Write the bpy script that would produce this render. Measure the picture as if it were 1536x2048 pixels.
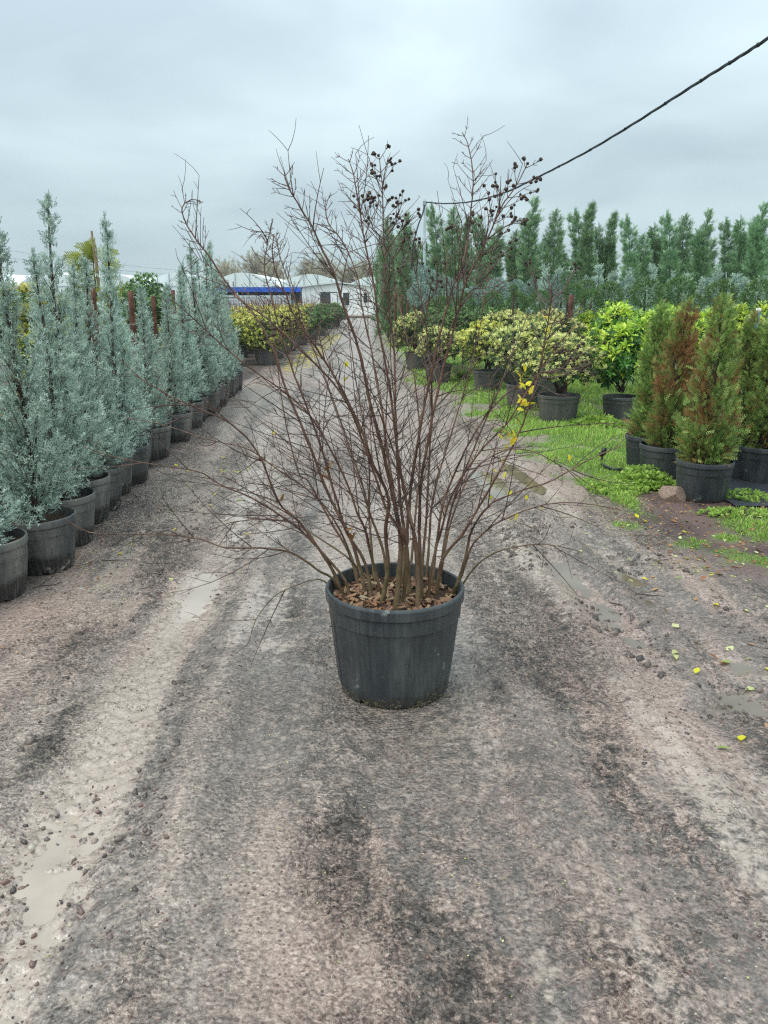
import bpy, math, random
import numpy as np
from mathutils import Vector

for o in list(bpy.data.objects):
    bpy.data.objects.remove(o)
SC = bpy.context.scene
C = SC.collection
R = math.radians
rng = np.random.default_rng(11)
random.seed(5)

# ------------------------------------------------------------------ camera
F, PITCH, EYE = 1540.0, R(15.67), 1.6
cam_d = bpy.data.cameras.new('camera')
cam_d.sensor_fit = 'VERTICAL'
cam_d.sensor_height = 36.0
cam_d.lens = F / 2048 * 36.0
cam_d.clip_end = 2000
cam = bpy.data.objects.new('camera', cam_d)
cam.location = (0, 0, EYE)
cam.rotation_euler = (R(90) - PITCH, 0, 0)
C.objects.link(cam)
SC.camera = cam

# ------------------------------------------------------------------ sky, sun, exposure
SUN_EL, SUN_AZ = R(60), R(-118)
world = bpy.data.worlds.new('World')
SC.world = world
world.use_nodes = True
wn, wl = world.node_tree.nodes, world.node_tree.links
wn.clear()
w_out = wn.new('ShaderNodeOutputWorld')
sky = wn.new('ShaderNodeTexSky')
sky.sky_type = 'NISHITA'
sky.sun_disc = False
sky.sun_elevation = SUN_EL
sky.sun_rotation = SUN_AZ
bg1 = wn.new('ShaderNodeBackground'); bg1.inputs[1].default_value = 0.07
wl.new(sky.outputs[0], bg1.inputs[0])
tc = wn.new('ShaderNodeTexCoord')
sep = wn.new('ShaderNodeSeparateXYZ'); wl.new(tc.outputs['Generated'], sep.inputs[0])
def wmath(op, a, b=None):
    n = wn.new('ShaderNodeMath'); n.operation = op
    for i, v in enumerate((a, b)):
        if v is None: continue
        if isinstance(v, (int, float)): n.inputs[i].default_value = v
        else: wl.new(v, n.inputs[i])
    return n.outputs[0]
zc = wmath('MAXIMUM', sep.outputs[2], 0.0)
inv = wmath('DIVIDE', 1.0, wmath('ADD', zc, 0.22))
cmb = wn.new('ShaderNodeCombineXYZ')
wl.new(wmath('MULTIPLY', sep.outputs[0], inv), cmb.inputs[0])
wl.new(wmath('MULTIPLY', sep.outputs[1], inv), cmb.inputs[1])
nz = wn.new('ShaderNodeTexNoise')
nz.inputs['Scale'].default_value = 1.5; nz.inputs['Detail'].default_value = 5; nz.inputs['Roughness'].default_value = 0.42; nz.inputs['Distortion'].default_value = 0.3
mp = wn.new('ShaderNodeMapping'); mp.inputs['Location'].default_value = (2.3, 0.6, 0)
wl.new(cmb.outputs[0], mp.inputs[0]); wl.new(mp.outputs[0], nz.inputs['Vector'])
cr = wn.new('ShaderNodeValToRGB'); wl.new(nz.outputs[0], cr.inputs[0])
cr.color_ramp.elements[0].position = 0.34; cr.color_ramp.elements[0].color = (0.265, 0.329, 0.368, 1)
cr.color_ramp.elements[1].position = 0.68; cr.color_ramp.elements[1].color = (0.399, 0.484, 0.513, 1)
hz = wn.new('ShaderNodeMixRGB')           # thicker, paler cloud towards the horizon
hz.inputs[2].default_value = (0.361, 0.463, 0.491, 1)
wl.new(wmath('POWER', wmath('SUBTRACT', 1.0, zc), 9.0), hz.inputs[0])
wl.new(cr.outputs[0], hz.inputs[1])
bg2 = wn.new('ShaderNodeBackground')
wl.new(hz.outputs[0], bg2.inputs[0])
# a plain overcast sky: luminance grows smoothly towards the zenith
wl.new(wmath('ADD', 0.90, wmath('MULTIPLY', zc, 2.1)), bg2.inputs[1])
mxs = wn.new('ShaderNodeMixShader'); mxs.inputs[0].default_value = 0.95
wl.new(bg1.outputs[0], mxs.inputs[1]); wl.new(bg2.outputs[0], mxs.inputs[2])
wl.new(mxs.outputs[0], w_out.inputs[0])

sun_d = bpy.data.lights.new('sun', 'SUN')
sun_d.energy = 1.5; sun_d.angle = R(40); sun_d.color = (1.0, 0.97, 0.92)
sun = bpy.data.objects.new('sun', sun_d); C.objects.link(sun)
sd = Vector((math.sin(SUN_AZ) * math.cos(SUN_EL), math.cos(SUN_AZ) * math.cos(SUN_EL), math.sin(SUN_EL)))
sun.rotation_euler = (-sd).to_track_quat('-Z', 'Y').to_euler()
SC.view_settings.view_transform = 'Standard'
SC.view_settings.look = 'None'
SC.view_settings.exposure = 0.62
SC.view_settings.gamma = 1.0
SC.view_settings.use_curve_mapping = False
SC.render.engine = 'CYCLES'
SC.cycles.max_bounces = 6
SC.cycles.diffuse_bounces = 3
SC.cycles.glossy_bounces = 2
SC.cycles.transmission_bounces = 3
SC.cycles.use_denoising = False
SC.cycles.use_adaptive_sampling = False
SC.cycles.filter_width = 1.25
SC.cycles.sample_clamp_indirect = 4.0

# ------------------------------------------------------------------ places in the yard, measured off the photograph
def ray(px, py):
    cx, cy = (px - 768) / F, (1024 - py) / F
    return np.array([cx, math.cos(PITCH) + cy * math.sin(PITCH), -math.sin(PITCH) + cy * math.cos(PITCH)])
def at_y(px, py, Y):
    d = ray(px, py); t = Y / d[1]
    return np.array([d[0] * t, Y, EYE + d[2] * t])
def on_z(px, py, z=0.0):
    d = ray(px, py); t = (z - EYE) / d[2]
    return np.array([d[0] * t, d[1] * t, z])

# ------------------------------------------------------------------ object helpers
def thing(name, label, cat, loc=(0, 0, 0), rotz=0.0, scale=1.0, group=None, tilt=(0, 0)):
    o = bpy.data.objects.new(name, None); C.objects.link(o)
    o.empty_display_size = 0.1
    o.location = loc; o.rotation_euler = (tilt[0], tilt[1], rotz)
    o.scale = (scale,) * 3 if isinstance(scale, (int, float)) else scale
    o['label'] = label; o['category'] = cat
    if group: o['group'] = group
    return o
def part(name, me, parent, loc=None, rot=None, scale=None, kind=None, label=None):
    o = bpy.data.objects.new(name, me); C.objects.link(o); o.parent = parent
    if loc is not None: o.location = loc
    if rot is not None: o.rotation_euler = rot
    if scale is not None: o.scale = scale
    if kind: o['kind'] = kind
    if label: o['label'] = label
    return o
def solo(name, me, label=None, cat=None, kind=None, group=None, loc=(0, 0, 0), rot=(0, 0, 0), scale=(1, 1, 1)):
    o = bpy.data.objects.new(name, me); C.objects.link(o)
    o.location = loc; o.rotation_euler = rot; o.scale = scale
    if label: o['label'] = label
    if cat: o['category'] = cat
    if kind: o['kind'] = kind
    if group: o['group'] = group
    return o

def mesh_np(name, V, Fs, mat=None, attrs=None, smooth=False):
    me = bpy.data.meshes.new(name)
    V = np.asarray(V, dtype=np.float32).reshape(-1, 3)
    Fs = [np.asarray(f) for f in Fs if len(f)]
    me.vertices.add(len(V)); me.vertices.foreach_set('co', V.ravel())
    loops = np.concatenate([f.ravel() for f in Fs]).astype(np.int32)
    counts = np.concatenate([np.full(len(f), f.shape[1]) for f in Fs])
    starts = np.concatenate([[0], np.cumsum(counts)[:-1]]).astype(np.int32)
    me.loops.add(len(loops)); me.loops.foreach_set('vertex_index', loops)
    me.polygons.add(len(counts)); me.polygons.foreach_set('loop_start', starts)
    me.polygons.foreach_set('use_smooth', np.full(len(counts), bool(smooth)))
    for k, a in (attrs or {}).items():
        at = me.attributes.new(k, 'FLOAT', 'POINT')
        at.data.foreach_set('value', np.asarray(a, dtype=np.float32))
    me.update(calc_edges=True)
    if mat: me.materials.append(mat)
    return me

def norm(v):
    v = np.asarray(v, float)
    return v / np.maximum(np.linalg.norm(v, axis=-1, keepdims=True), 1e-9)
def frames(d, roll=None):
    d = norm(d); n = len(d)
    ref = np.where(np.abs(d[:, 2:3]) > 0.95, np.array([[1., 0, 0]]), np.array([[0, 0, 1.]]))
    x = norm(np.cross(d, ref)); z = np.cross(x, d)
    if roll is not None:
        c, s = np.cos(roll)[:, None], np.sin(roll)[:, None]
        x, z = x * c + z * s, z * c - x * s
    return np.stack([x, d, z], axis=2)

class MB:
    def __init__(self):
        self.V, self.F3, self.F4, self.T, self.D, self.n = [], [], [], [], [], 0
    def add(self, V, F3=None, F4=None, tint=0.5, dry=0.0):
        V = np.asarray(V, float).reshape(-1, 3)
        if F3 is not None and len(F3): self.F3.append(np.asarray(F3) + self.n)
        if F4 is not None and len(F4): self.F4.append(np.asarray(F4) + self.n)
        self.V.append(V); k = len(V)
        self.T.append(np.broadcast_to(np.asarray(tint, float), (k,)))
        self.D.append(np.broadcast_to(np.asarray(dry, float), (k,)))
        self.n += k
    def inst(self, tv, tf, M, P, tint=None, dry=None):
        n, k = len(P), len(tv)
        if n == 0: return
        V = np.einsum('nij,kj->nki', M, tv) + P[:, None, :]
        Fi = (tf[None] + (np.arange(n) * k)[:, None, None]).reshape(-1, tf.shape[1])
        t = np.repeat(tint, k) if tint is not None else 0.5
        d = np.repeat(dry, k) if dry is not None else 0.0
        if tf.shape[1] == 3: self.add(V, F3=Fi, tint=t, dry=d)
        else: self.add(V, F4=Fi, tint=t, dry=d)
    def tube(self, P, rad, sides=6, tint=0.5, cap=True):
        P = np.asarray(P, float); n = len(P)
        rad = np.broadcast_to(np.asarray(rad, float), (n,))
        tan = norm(np.gradient(P, axis=0))
        M = frames(tan)
        # keep the ring frames from spinning
        x = M[:, :, 0].copy()
        for i in range(1, n):
            v = x[i - 1] - tan[i] * np.dot(x[i - 1], tan[i])
            l = np.linalg.norm(v)
            x[i] = v / l if l > 1e-6 else x[i]
        z = np.cross(x, tan)
        a = np.arange(sides) * 2 * math.pi / sides
        V = P[:, None, :] + rad[:, None, None] * (np.cos(a)[None, :, None] * x[:, None, :] + np.sin(a)[None, :, None] * z[:, None, :])
        i = np.arange(n - 1)[:, None] * sides; j = np.arange(sides)[None, :]; j2 = (j + 1) % sides
        Q = np.stack([i + j, i + j2, i + sides + j2, i + sides + j], axis=2).reshape(-1, 4)
        V = V.reshape(-1, 3)
        if cap:
            V = np.vstack([V, P[0], P[-1]]); b = n * sides
            jj = np.arange(sides); kk = (jj + 1) % sides
            T3 = np.vstack([np.stack([np.full(sides, b), kk, jj], 1), np.stack([np.full(sides, b + 1), (n - 1) * sides + jj, (n - 1) * sides + kk], 1)])
            self.add(V, F3=T3, F4=Q, tint=tint)
        else:
            self.add(V, F4=Q, tint=tint)
    def sticks(self, A, B, r0, r1, tint=None):
        d = B - A; L = np.linalg.norm(d, axis=1)
        M = frames(d)
        r0 = np.broadcast_to(r0, L.shape); r1 = np.broadcast_to(r1, L.shape)
        a = np.arange(3) * 2 * math.pi / 3
        ring = np.stack([np.cos(a), np.zeros(3), np.sin(a)], 1)
        V0 = A[:, None] + np.einsum('nij,kj->nki', M, ring) * r0[:, None, None]
        V1 = B[:, None] + np.einsum('nij,kj->nki', M, ring) * r1[:, None, None]
        V = np.concatenate([V0, V1], axis=1)
        q = np.array([[0, 1, 4, 3], [1, 2, 5, 4], [2, 0, 3, 5]])
        Fq = (q[None] + (np.arange(len(A)) * 6)[:, None, None]).reshape(-1, 4)
        self.add(V.reshape(-1, 3), F4=Fq, tint=np.repeat(tint, 6) if tint is not None else 0.5)
    def box(self, x0, x1, y0, y1, z0, z1, tint=0.5):
        V = [(x, y, z) for z in (z0, z1) for y in (y0, y1) for x in (x0, x1)]
        self.add(V, F4=[[0, 2, 3, 1], [4, 5, 7, 6], [0, 1, 5, 4], [2, 6, 7, 3], [0, 4, 6, 2], [1, 3, 7, 5]], tint=tint)
    def build(self, name, mat=None, smooth=False):
        Fs = []
        if self.F3: Fs.append(np.concatenate(self.F3))
        if self.F4: Fs.append(np.concatenate(self.F4))
        return mesh_np(name, np.concatenate(self.V), Fs, mat, {'tint': np.concatenate(self.T), 'dry': np.concatenate(self.D)}, smooth)

def lathe(profile, seg=48, mod=None, closed_bottom=True):
    pr = np.asarray(profile, float); n = len(pr)
    a = np.arange(seg) * 2 * math.pi / seg
    r = np.repeat(pr[:, 0:1], seg, axis=1); z = np.repeat(pr[:, 1:2], seg, axis=1)
    if mod is not None: r, z = mod(r, z, a)
    V = np.stack([r * np.cos(a), r * np.sin(a), z], axis=2).reshape(-1, 3)
    i = np.arange(n - 1)[:, None] * seg; j = np.arange(seg)[None, :]; j2 = (j + 1) % seg
    Q = np.stack([i + j, i + j2, i + seg + j2, i + seg + j], axis=2).reshape(-1, 4)
    return V, Q

# numpy value noise
def vnoise(x, y, seed=0):
    xi = np.floor(x).astype(np.int64); yi = np.floor(y).astype(np.int64)
    fx = x - xi; fy = y - yi
    fx = fx * fx * fx * (fx * (fx * 6 - 15) + 10); fy = fy * fy * fy * (fy * (fy * 6 - 15) + 10)
    def h(a, b):
        k = (a * 374761393 + b * 668265263 + seed * 974634777) & 0xFFFFFFFF
        k = ((k ^ (k >> 13)) * 1274126177) & 0xFFFFFFFF
        k = (k ^ (k >> 16)) & 0xFFFF
        return k / 32767.5 - 1.0
    return (h(xi, yi) * (1 - fx) + h(xi + 1, yi) * fx) * (1 - fy) + (h(xi, yi + 1) * (1 - fx) + h(xi + 1, yi + 1) * fx) * fy
def fbm(x, y, octs=4, seed=0, gain=0.5):
    s, a, t = 0.0, 1.0, 0.0
    for k in range(octs):
        ca, sa = math.cos(0.7 * k), math.sin(0.7 * k)
        s = s + a * vnoise((x * ca - y * sa) * 2 ** k + 17.3 * k, (x * sa + y * ca) * 2 ** k - 9.1 * k, seed + k)
        t += a; a *= gain
    return s / t
def sstep(a, b, x):
    t = np.clip((x - a) / (b - a), 0, 1); return t * t * (3 - 2 * t)

# ------------------------------------------------------------------ materials
class NT:
    def __init__(self, name):
        self.m = bpy.data.materials.new(name); self.m.use_nodes = True
        self.n, self.l = self.m.node_tree.nodes, self.m.node_tree.links
        self.b = self.n['Principled BSDF']; self.out = self.n['Material Output']
    def new(self, t, **kw):
        nd = self.n.new(t)
        for k, v in kw.items(): setattr(nd, k, v)
        return nd
    def put(self, v, sock):
        if hasattr(v, 'is_output') or isinstance(v, bpy.types.NodeSocket): self.l.new(v, sock)
        elif isinstance(v, tuple) and len(v) == 3 and sock.type == 'RGBA': sock.default_value = (*v, 1)
        else: sock.default_value = v
    def obj(self):
        return self.new('ShaderNodeTexCoord').outputs['Object']
    def noise(self, scale, detail=3, rough=0.5, vec=None, dist=0.0):
        nd = self.new('ShaderNodeTexNoise')
        nd.inputs['Scale'].default_value = scale; nd.inputs['Detail'].default_value = detail
        nd.inputs['Roughness'].default_value = rough; nd.inputs['Distortion'].default_value = dist
        self.l.new(vec or self.obj(), nd.inputs['Vector']); return nd.outputs[0]
    def voro(self, scale, vec=None, out='Distance', feature='F1'):
        nd = self.new('ShaderNodeTexVoronoi', feature=feature); nd.inputs['Scale'].default_value = scale
        self.l.new(vec or self.obj(), nd.inputs['Vector']); return nd.outputs[out]
    def mapping(self, scale, vec=None, rot=(0, 0, 0)):
        nd = self.new('ShaderNodeMapping'); nd.inputs['Scale'].default_value = scale; nd.inputs['Rotation'].default_value = rot
        self.l.new(vec or self.obj(), nd.inputs[0]); return nd.outputs[0]
    def ramp(self, fac, stops):
        nd = self.new('ShaderNodeValToRGB'); e = nd.color_ramp.elements
        while len(e) < len(stops): e.new(0.5)
        for el, (p, c) in zip(e, stops):
            el.position = p; el.color = (*c, 1) if isinstance(c, tuple) else (c, c, c, 1)
        self.l.new(fac, nd.inputs[0]); return nd.outputs[0]
    def mix(self, f, a, b, mode='MIX'):
        nd = self.new('ShaderNodeMixRGB', blend_type=mode)
        self.put(f, nd.inputs[0]); self.put(a, nd.inputs[1]); self.put(b, nd.inputs[2]); return nd.outputs[0]
    def math(self, op, a, b=0.0, clamp=False):
        nd = self.new('ShaderNodeMath', operation=op, use_clamp=clamp)
        self.put(a, nd.inputs[0]); self.put(b, nd.inputs[1]); return nd.outputs[0]
    def attr(self, name):
        nd = self.new('ShaderNodeAttribute', attribute_name=name); return nd.outputs['Fac']
    def sepz(self, vec=None, i=2):
        nd = self.new('ShaderNodeSeparateXYZ'); self.l.new(vec or self.obj(), nd.inputs[0]); return nd.outputs[i]
    def rand(self):
        return self.new('ShaderNodeObjectInfo').outputs['Random']
    def bump(self, h, strength=0.5, dist=0.01, nrm=None):
        nd = self.new('ShaderNodeBump'); nd.inputs['Strength'].default_value = strength; nd.inputs['Distance'].default_value = dist
        self.l.new(h, nd.inputs['Height'])
        if nrm: self.l.new(nrm, nd.inputs['Normal'])
        return nd.outputs[0]
    def done(self, col=None, rough=None, nrm=None, spec=None, metal=None):
        if col is not None: self.put(col, self.b.inputs['Base Color'])
        if rough is not None: self.put(rough, self.b.inputs['Roughness'])
        if nrm is not None: self.l.new(nrm, self.b.inputs['Normal'])
        if spec is not None: self.put(spec, self.b.inputs['Specular IOR Level'])
        if metal is not None: self.put(metal, self.b.inputs['Metallic'])
        return self.m

def leaf_mat(name, stops, dry=(0.20, 0.10, 0.04), transl=0.3, rough=0.5, spec=0.35, var=0.25):
    t = NT(name)
    col = t.ramp(t.attr('tint'), stops)
    n = t.noise(4.0, 2, 0.5)
    hsv = t.new('ShaderNodeHueSaturation')
    t.put(t.math('ADD', 1.0 - var, t.math('ADD', t.math('MULTIPLY', t.rand(), var), t.math('MULTIPLY', n, 2 * var - 0.1))), hsv.inputs['Value'])
    t.put(t.math('ADD', 0.488, t.math('MULTIPLY', t.rand(), 0.024)), hsv.inputs['Hue'])
    t.put(col, hsv.inputs['Color'])
    c2 = t.mix(t.attr('dry'), hsv.outputs[0], dry)
    t.done(c2, rough, spec=spec)
    tr = t.new('ShaderNodeBsdfTranslucent'); t.put(c2, tr.inputs[0])
    ms = t.new('ShaderNodeMixShader'); ms.inputs[0].default_value = transl
    t.l.new(t.b.outputs[0], ms.inputs[1]); t.l.new(tr.outputs[0], ms.inputs[2]); t.l.new(ms.outputs[0], t.out.inputs[0])
    return t.m

def plain(name, col, rough=0.6, var=0.25, scale=6.0, spec=0.4, bump=0.0, metal=0.0):
    t = NT(name)
    n = t.noise(scale, 4, 0.6)
    c = t.mix(t.ramp(n, [(0.3, 0.0), (0.7, 1.0)]), tuple(x * (1 - var) for x in col), tuple(min(1, x * (1 + var)) for x in col))
    t.done(c, rough, spec=spec, metal=metal)
    if bump: t.l.new(t.bump(t.noise(scale * 8, 3), bump, 0.004), t.b.inputs['Normal'])
    return t.m

M = {}
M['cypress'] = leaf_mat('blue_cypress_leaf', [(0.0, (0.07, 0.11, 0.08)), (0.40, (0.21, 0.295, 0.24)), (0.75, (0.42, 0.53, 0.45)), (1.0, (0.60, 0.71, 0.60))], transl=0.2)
M['spire'] = leaf_mat('pale_spire_leaf', [(0.0, (0.14, 0.20, 0.15)), (0.5, (0.36, 0.47, 0.39)), (1.0, (0.62, 0.73, 0.61))], transl=0.25)
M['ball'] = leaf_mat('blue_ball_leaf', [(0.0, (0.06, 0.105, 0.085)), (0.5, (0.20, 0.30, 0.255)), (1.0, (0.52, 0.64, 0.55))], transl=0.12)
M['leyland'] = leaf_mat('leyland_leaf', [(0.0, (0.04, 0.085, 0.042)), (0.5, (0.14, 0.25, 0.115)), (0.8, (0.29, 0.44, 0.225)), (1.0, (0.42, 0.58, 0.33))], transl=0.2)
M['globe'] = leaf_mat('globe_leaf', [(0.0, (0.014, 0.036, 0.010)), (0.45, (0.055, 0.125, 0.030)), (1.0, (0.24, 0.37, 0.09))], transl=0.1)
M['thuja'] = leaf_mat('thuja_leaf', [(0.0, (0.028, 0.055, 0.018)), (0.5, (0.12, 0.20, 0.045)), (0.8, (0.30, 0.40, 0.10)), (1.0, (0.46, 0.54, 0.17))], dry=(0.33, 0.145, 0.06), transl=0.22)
M['golden'] = leaf_mat('golden_leaf', [(0.0, (0.09, 0.12, 0.02)), (0.5, (0.26, 0.29, 0.05)), (1.0, (0.48, 0.46, 0.10))], transl=0.3)
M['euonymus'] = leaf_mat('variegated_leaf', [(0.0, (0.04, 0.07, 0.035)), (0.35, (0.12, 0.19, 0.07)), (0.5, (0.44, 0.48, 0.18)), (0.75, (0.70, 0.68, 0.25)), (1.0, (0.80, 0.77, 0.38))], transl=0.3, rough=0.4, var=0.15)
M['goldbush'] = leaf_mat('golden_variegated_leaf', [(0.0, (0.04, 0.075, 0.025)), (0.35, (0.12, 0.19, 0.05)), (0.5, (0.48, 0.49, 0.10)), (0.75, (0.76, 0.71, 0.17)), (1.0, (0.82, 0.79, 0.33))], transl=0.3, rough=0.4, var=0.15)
M['laurel'] = leaf_mat('laurel_leaf', [(0.0, (0.025, 0.09, 0.02)), (0.45, (0.12, 0.28, 0.035)), (0.75, (0.44, 0.58, 0.05)), (1.0, (0.70, 0.76, 0.10))], transl=0.35, rough=0.3, spec=0.5, var=0.15)
M['darkshrub'] = leaf_mat('dark_shrub_leaf', [(0.0, (0.025, 0.06, 0.02)), (0.5, (0.105, 0.20, 0.065)), (1.0, (0.30, 0.43, 0.16))], transl=0.2, rough=0.35, spec=0.5)
M['grass'] = leaf_mat('grass_blade', [(0.0, (0.09, 0.17, 0.03)), (0.5, (0.27, 0.43, 0.07)), (1.0, (0.54, 0.65, 0.17))], dry=(0.50, 0.43, 0.22), transl=0.4, var=0.3)
M['yleaf'] = leaf_mat('yellow_leaf', [(0.0, (0.62, 0.56, 0.03)), (0.5, (0.82, 0.68, 0.03)), (1.0, (0.84, 0.78, 0.14))], dry=(0.22, 0.09, 0.03), transl=0.4, rough=0.45, var=0.1)
M['gleaf'] = leaf_mat('yellowgreen_leaf', [(0.0, (0.16, 0.26, 0.05)), (0.5, (0.42, 0.46, 0.14)), (1.0, (0.58, 0.58, 0.28))], transl=0.2, rough=0.3, var=0.1)
M['bleaf'] = leaf_mat('brown_leaf', [(0.0, (0.12, 0.05, 0.02)), (0.5, (0.30, 0.14, 0.05)), (1.0, (0.42, 0.26, 0.12))], transl=0.15, rough=0.35, var=0.1)
M['baretree'] = leaf_mat('far_tree_leaf', [(0.0, (0.19, 0.155, 0.11)), (0.5, (0.30, 0.26, 0.17)), (1.0, (0.42, 0.38, 0.24))], transl=0.2, var=0.1)
M['rust'] = plain('rusty_steel', (0.12, 0.052, 0.035), 0.8, 0.5, 9.0, 0.2, 0.3)
M['galv'] = plain('galvanised_steel', (0.36, 0.42, 0.43), 0.5, 0.15, 5.0, 0.5)
M['trunk'] = plain('dark_trunk', (0.075, 0.052, 0.042), 0.9, 0.4, 20.0, 0.2, 0.4)
M['stake'] = plain('bamboo_stake', (0.30, 0.22, 0.13), 0.7, 0.3, 12.0)
M['soil'] = plain('pot_soil', (0.06, 0.036, 0.024), 0.9, 0.6, 30.0, 0.2, 0.6)
M['white_panel'] = plain('white_panel', (0.88, 0.89, 0.87), 0.5, 0.05, 1.0)
M['roof_sheet'] = plain('pale_roof_sheet', (0.66, 0.72, 0.72), 0.5, 0.08, 0.8)
M['film'] = plain('greenhouse_film', (0.82, 0.86, 0.85), 0.35, 0.07, 0.25, 0.5)
M['filmgreen'] = plain('greenhouse_side_film', (0.76, 0.82, 0.80), 0.4, 0.1, 0.3)
M['bluefascia'] = plain('blue_fascia', (0.025, 0.12, 0.60), 0.45, 0.2, 0.7)
M['darkgap'] = plain('dark_interior', (0.045, 0.055, 0.06), 0.7, 0.3, 1.0)
M['greyslat'] = plain('grey_slat', (0.56, 0.64, 0.66), 0.5, 0.12, 0.8)
M['darkglass'] = plain('dark_glass', (0.035, 0.05, 0.055), 0.12, 0.2, 1.0, 0.5)
M['teal'] = plain('teal_sheet', (0.05, 0.32, 0.34), 0.5, 0.2, 1.5)
M['timber'] = plain('timber_step', (0.27, 0.20, 0.14), 0.75, 0.25, 2.0)
M['cable'] = plain('black_cable', (0.018, 0.028, 0.038), 0.5, 0.3, 30.0)
M['plasticblack'] = plain('black_plastic', (0.015, 0.017, 0.019), 0.4, 0.3, 10.0)
M['matcloth'] = plain('black_weed_mat', (0.022, 0.026, 0.034), 0.55, 0.35, 6.0, 0.5, 0.3)
M['bluetag'] = plain('blue_sleeve', (0.10, 0.40, 0.72), 0.4, 0.05, 2.0)
M['capsule'] = plain('seed_capsule', (0.055, 0.036, 0.026), 0.75, 0.5, 60.0, 0.3)
M['redtwig'] = plain('reddish_twig', (0.20, 0.075, 0.05), 0.7, 0.3, 20.0)

# plastic pots: dusty film in streaks, wet mud line round the foot
def pot_mat(name, base, dust, mudline, mud=(0.055, 0.042, 0.03), dustamt=0.6, mudsoft=0.02):
    t = NT(name)
    o = t.obj(); z = t.sepz(o)
    n1 = t.noise(3.0, 4, 0.6, t.mapping((1, 1, 0.22), o)); n2 = t.noise(26.0, 3, 0.7, o)
    n3 = t.noise(14.0, 3, 0.6, t.mapping((1, 1, 0.08), o))
    d = t.math('MULTIPLY', t.ramp(n1, [(0.36, 0.0), (0.66, 1.0)]), t.ramp(n3, [(0.3, 0.25), (0.7, 1.0)]))
    d = t.math('MULTIPLY', d, t.math('ADD', 0.5, n2))
    c = t.mix(t.math('MULTIPLY', d, dustamt), base, dust)
    edge = t.math('ADD', mudline - 0.05, t.math('MULTIPLY', t.noise(7.0, 3, 0.6, o), 0.1))
    k = t.new('ShaderNodeMapRange'); t.put(t.math('SUBTRACT', z, edge), k.inputs[0])
    k.inputs[1].default_value = -mudsoft; k.inputs[2].default_value = mudsoft; k.inputs[3].default_value = 1; k.inputs[4].default_value = 0
    c = t.mix(k.outputs[0], c, mud)
    rimst = t.math('MULTIPLY', t.ramp(t.noise(60.0, 3, 0.6, t.mapping((1, 1, 0.05), o)), [(0.45, 0.0), (0.7, 1.0)]), t.ramp(t.noise(5.0, 2, 0.5, o), [(0.4, 0.1), (0.6, 0.8)]))
    c = t.mix(t.math('MULTIPLY', rimst, 0.55), c, dust)
    spl = t.ramp(t.noise(9.0, 5, 0.7, o), [(0.655, 0.0), (0.70, 0.75)])
    c = t.mix(spl, c, tuple(min(.5, x * 1.9) for x in dust))
    fl = t.noise(90.0, 2, 0.5, o)
    c = t.mix(t.ramp(fl, [(0.68, 0.0), (0.74, 0.5)]), c, dust)
    return t.done(c, t.math('ADD', 0.34, t.math('MULTIPLY', d, 0.3)), t.bump(n2, 0.12, 0.003), spec=0.5)
M['potmain'] = pot_mat('main_pot_plastic', (0.022, 0.028, 0.033), (0.13, 0.135, 0.128), 0.055, (0.035, 0.036, 0.032), 0.48, 0.006)
M['pot'] = pot_mat('row_pot_plastic', (0.022, 0.030, 0.037), (0.20, 0.19, 0.165), 0.115, (0.022, 0.02, 0.018), 0.95)
M['potclean'] = pot_mat('clean_pot_plastic', (0.017, 0.023, 0.029), (0.10, 0.105, 0.10), 0.03, (0.03, 0.024, 0.02), 0.5)
M['potgrey'] = pot_mat('weathered_pot_plastic', (0.05, 0.055, 0.06), (0.17, 0.155, 0.13), 0.02, (0.06, 0.05, 0.04), 0.9)

def bark_mat():
    t = NT('shrub_bark'); o = t.obj(); z = t.sepz(o)
    n = t.noise(22.0, 4, 0.6, t.mapping((1, 1, 0.3), o))
    c = t.ramp(n, [(0.3, (0.045, 0.023, 0.016)), (0.52, (0.13, 0.066, 0.043)), (0.72, (0.27, 0.165, 0.11))])
    # pale, mossy peeled bark on the old wood close to the soil
    low = t.math('MULTIPLY', t.ramp(z, [(0.46, 1.0), (0.68, 0.0)]), t.ramp(t.noise(9.0, 3), [(0.35, 0.25), (0.6, 1.0)]))
    c = t.mix(low, c, t.mix(t.ramp(t.noise(30.0, 2), [(0.4, 0.0), (0.6, 1.0)]), (0.12, 0.10, 0.04), (0.20, 0.145, 0.08)))
    return t.done(c, 0.6, t.bump(n, 0.5, 0.003), spec=0.35)
M['bark'] = bark_mat()
M['twig'] = plain('shrub_twig', (0.085, 0.050, 0.039), 0.6, 0.5, 14.0, 0.35)
M['twiglight'] = plain('shrub_twig_tip', (0.17, 0.13, 0.115), 0.6, 0.4, 14.0, 0.35)
M['chip'] = None
def chip_mat():
    t = NT('bark_chip'); r = t.rand()
    c = t.ramp(r, [(0.0, (0.10, 0.045, 0.025)), (0.35, (0.24, 0.105, 0.05)), (0.7, (0.36, 0.20, 0.10)), (1.0, (0.42, 0.32, 0.19))])
    c = t.mix(0.5, c, t.ramp(t.noise(60.0, 3), [(0.3, 0.3), (0.7, 1.0)]), 'MULTIPLY')
    return t.done(c, 0.6)
M['chip'] = chip_mat()
def rock_mat():
    t = NT('brown_rock'); n = t.noise(7.0, 6, 0.65); n2 = t.noise(40.0, 4, 0.7)
    c = t.ramp(n, [(0.3, (0.13, 0.085, 0.06)), (0.55, (0.25, 0.17, 0.125)), (0.75, (0.34, 0.26, 0.20))])
    return t.done(c, 0.65, t.bump(n2, 0.6, 0.006))
M['rock'] = rock_mat()

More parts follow.
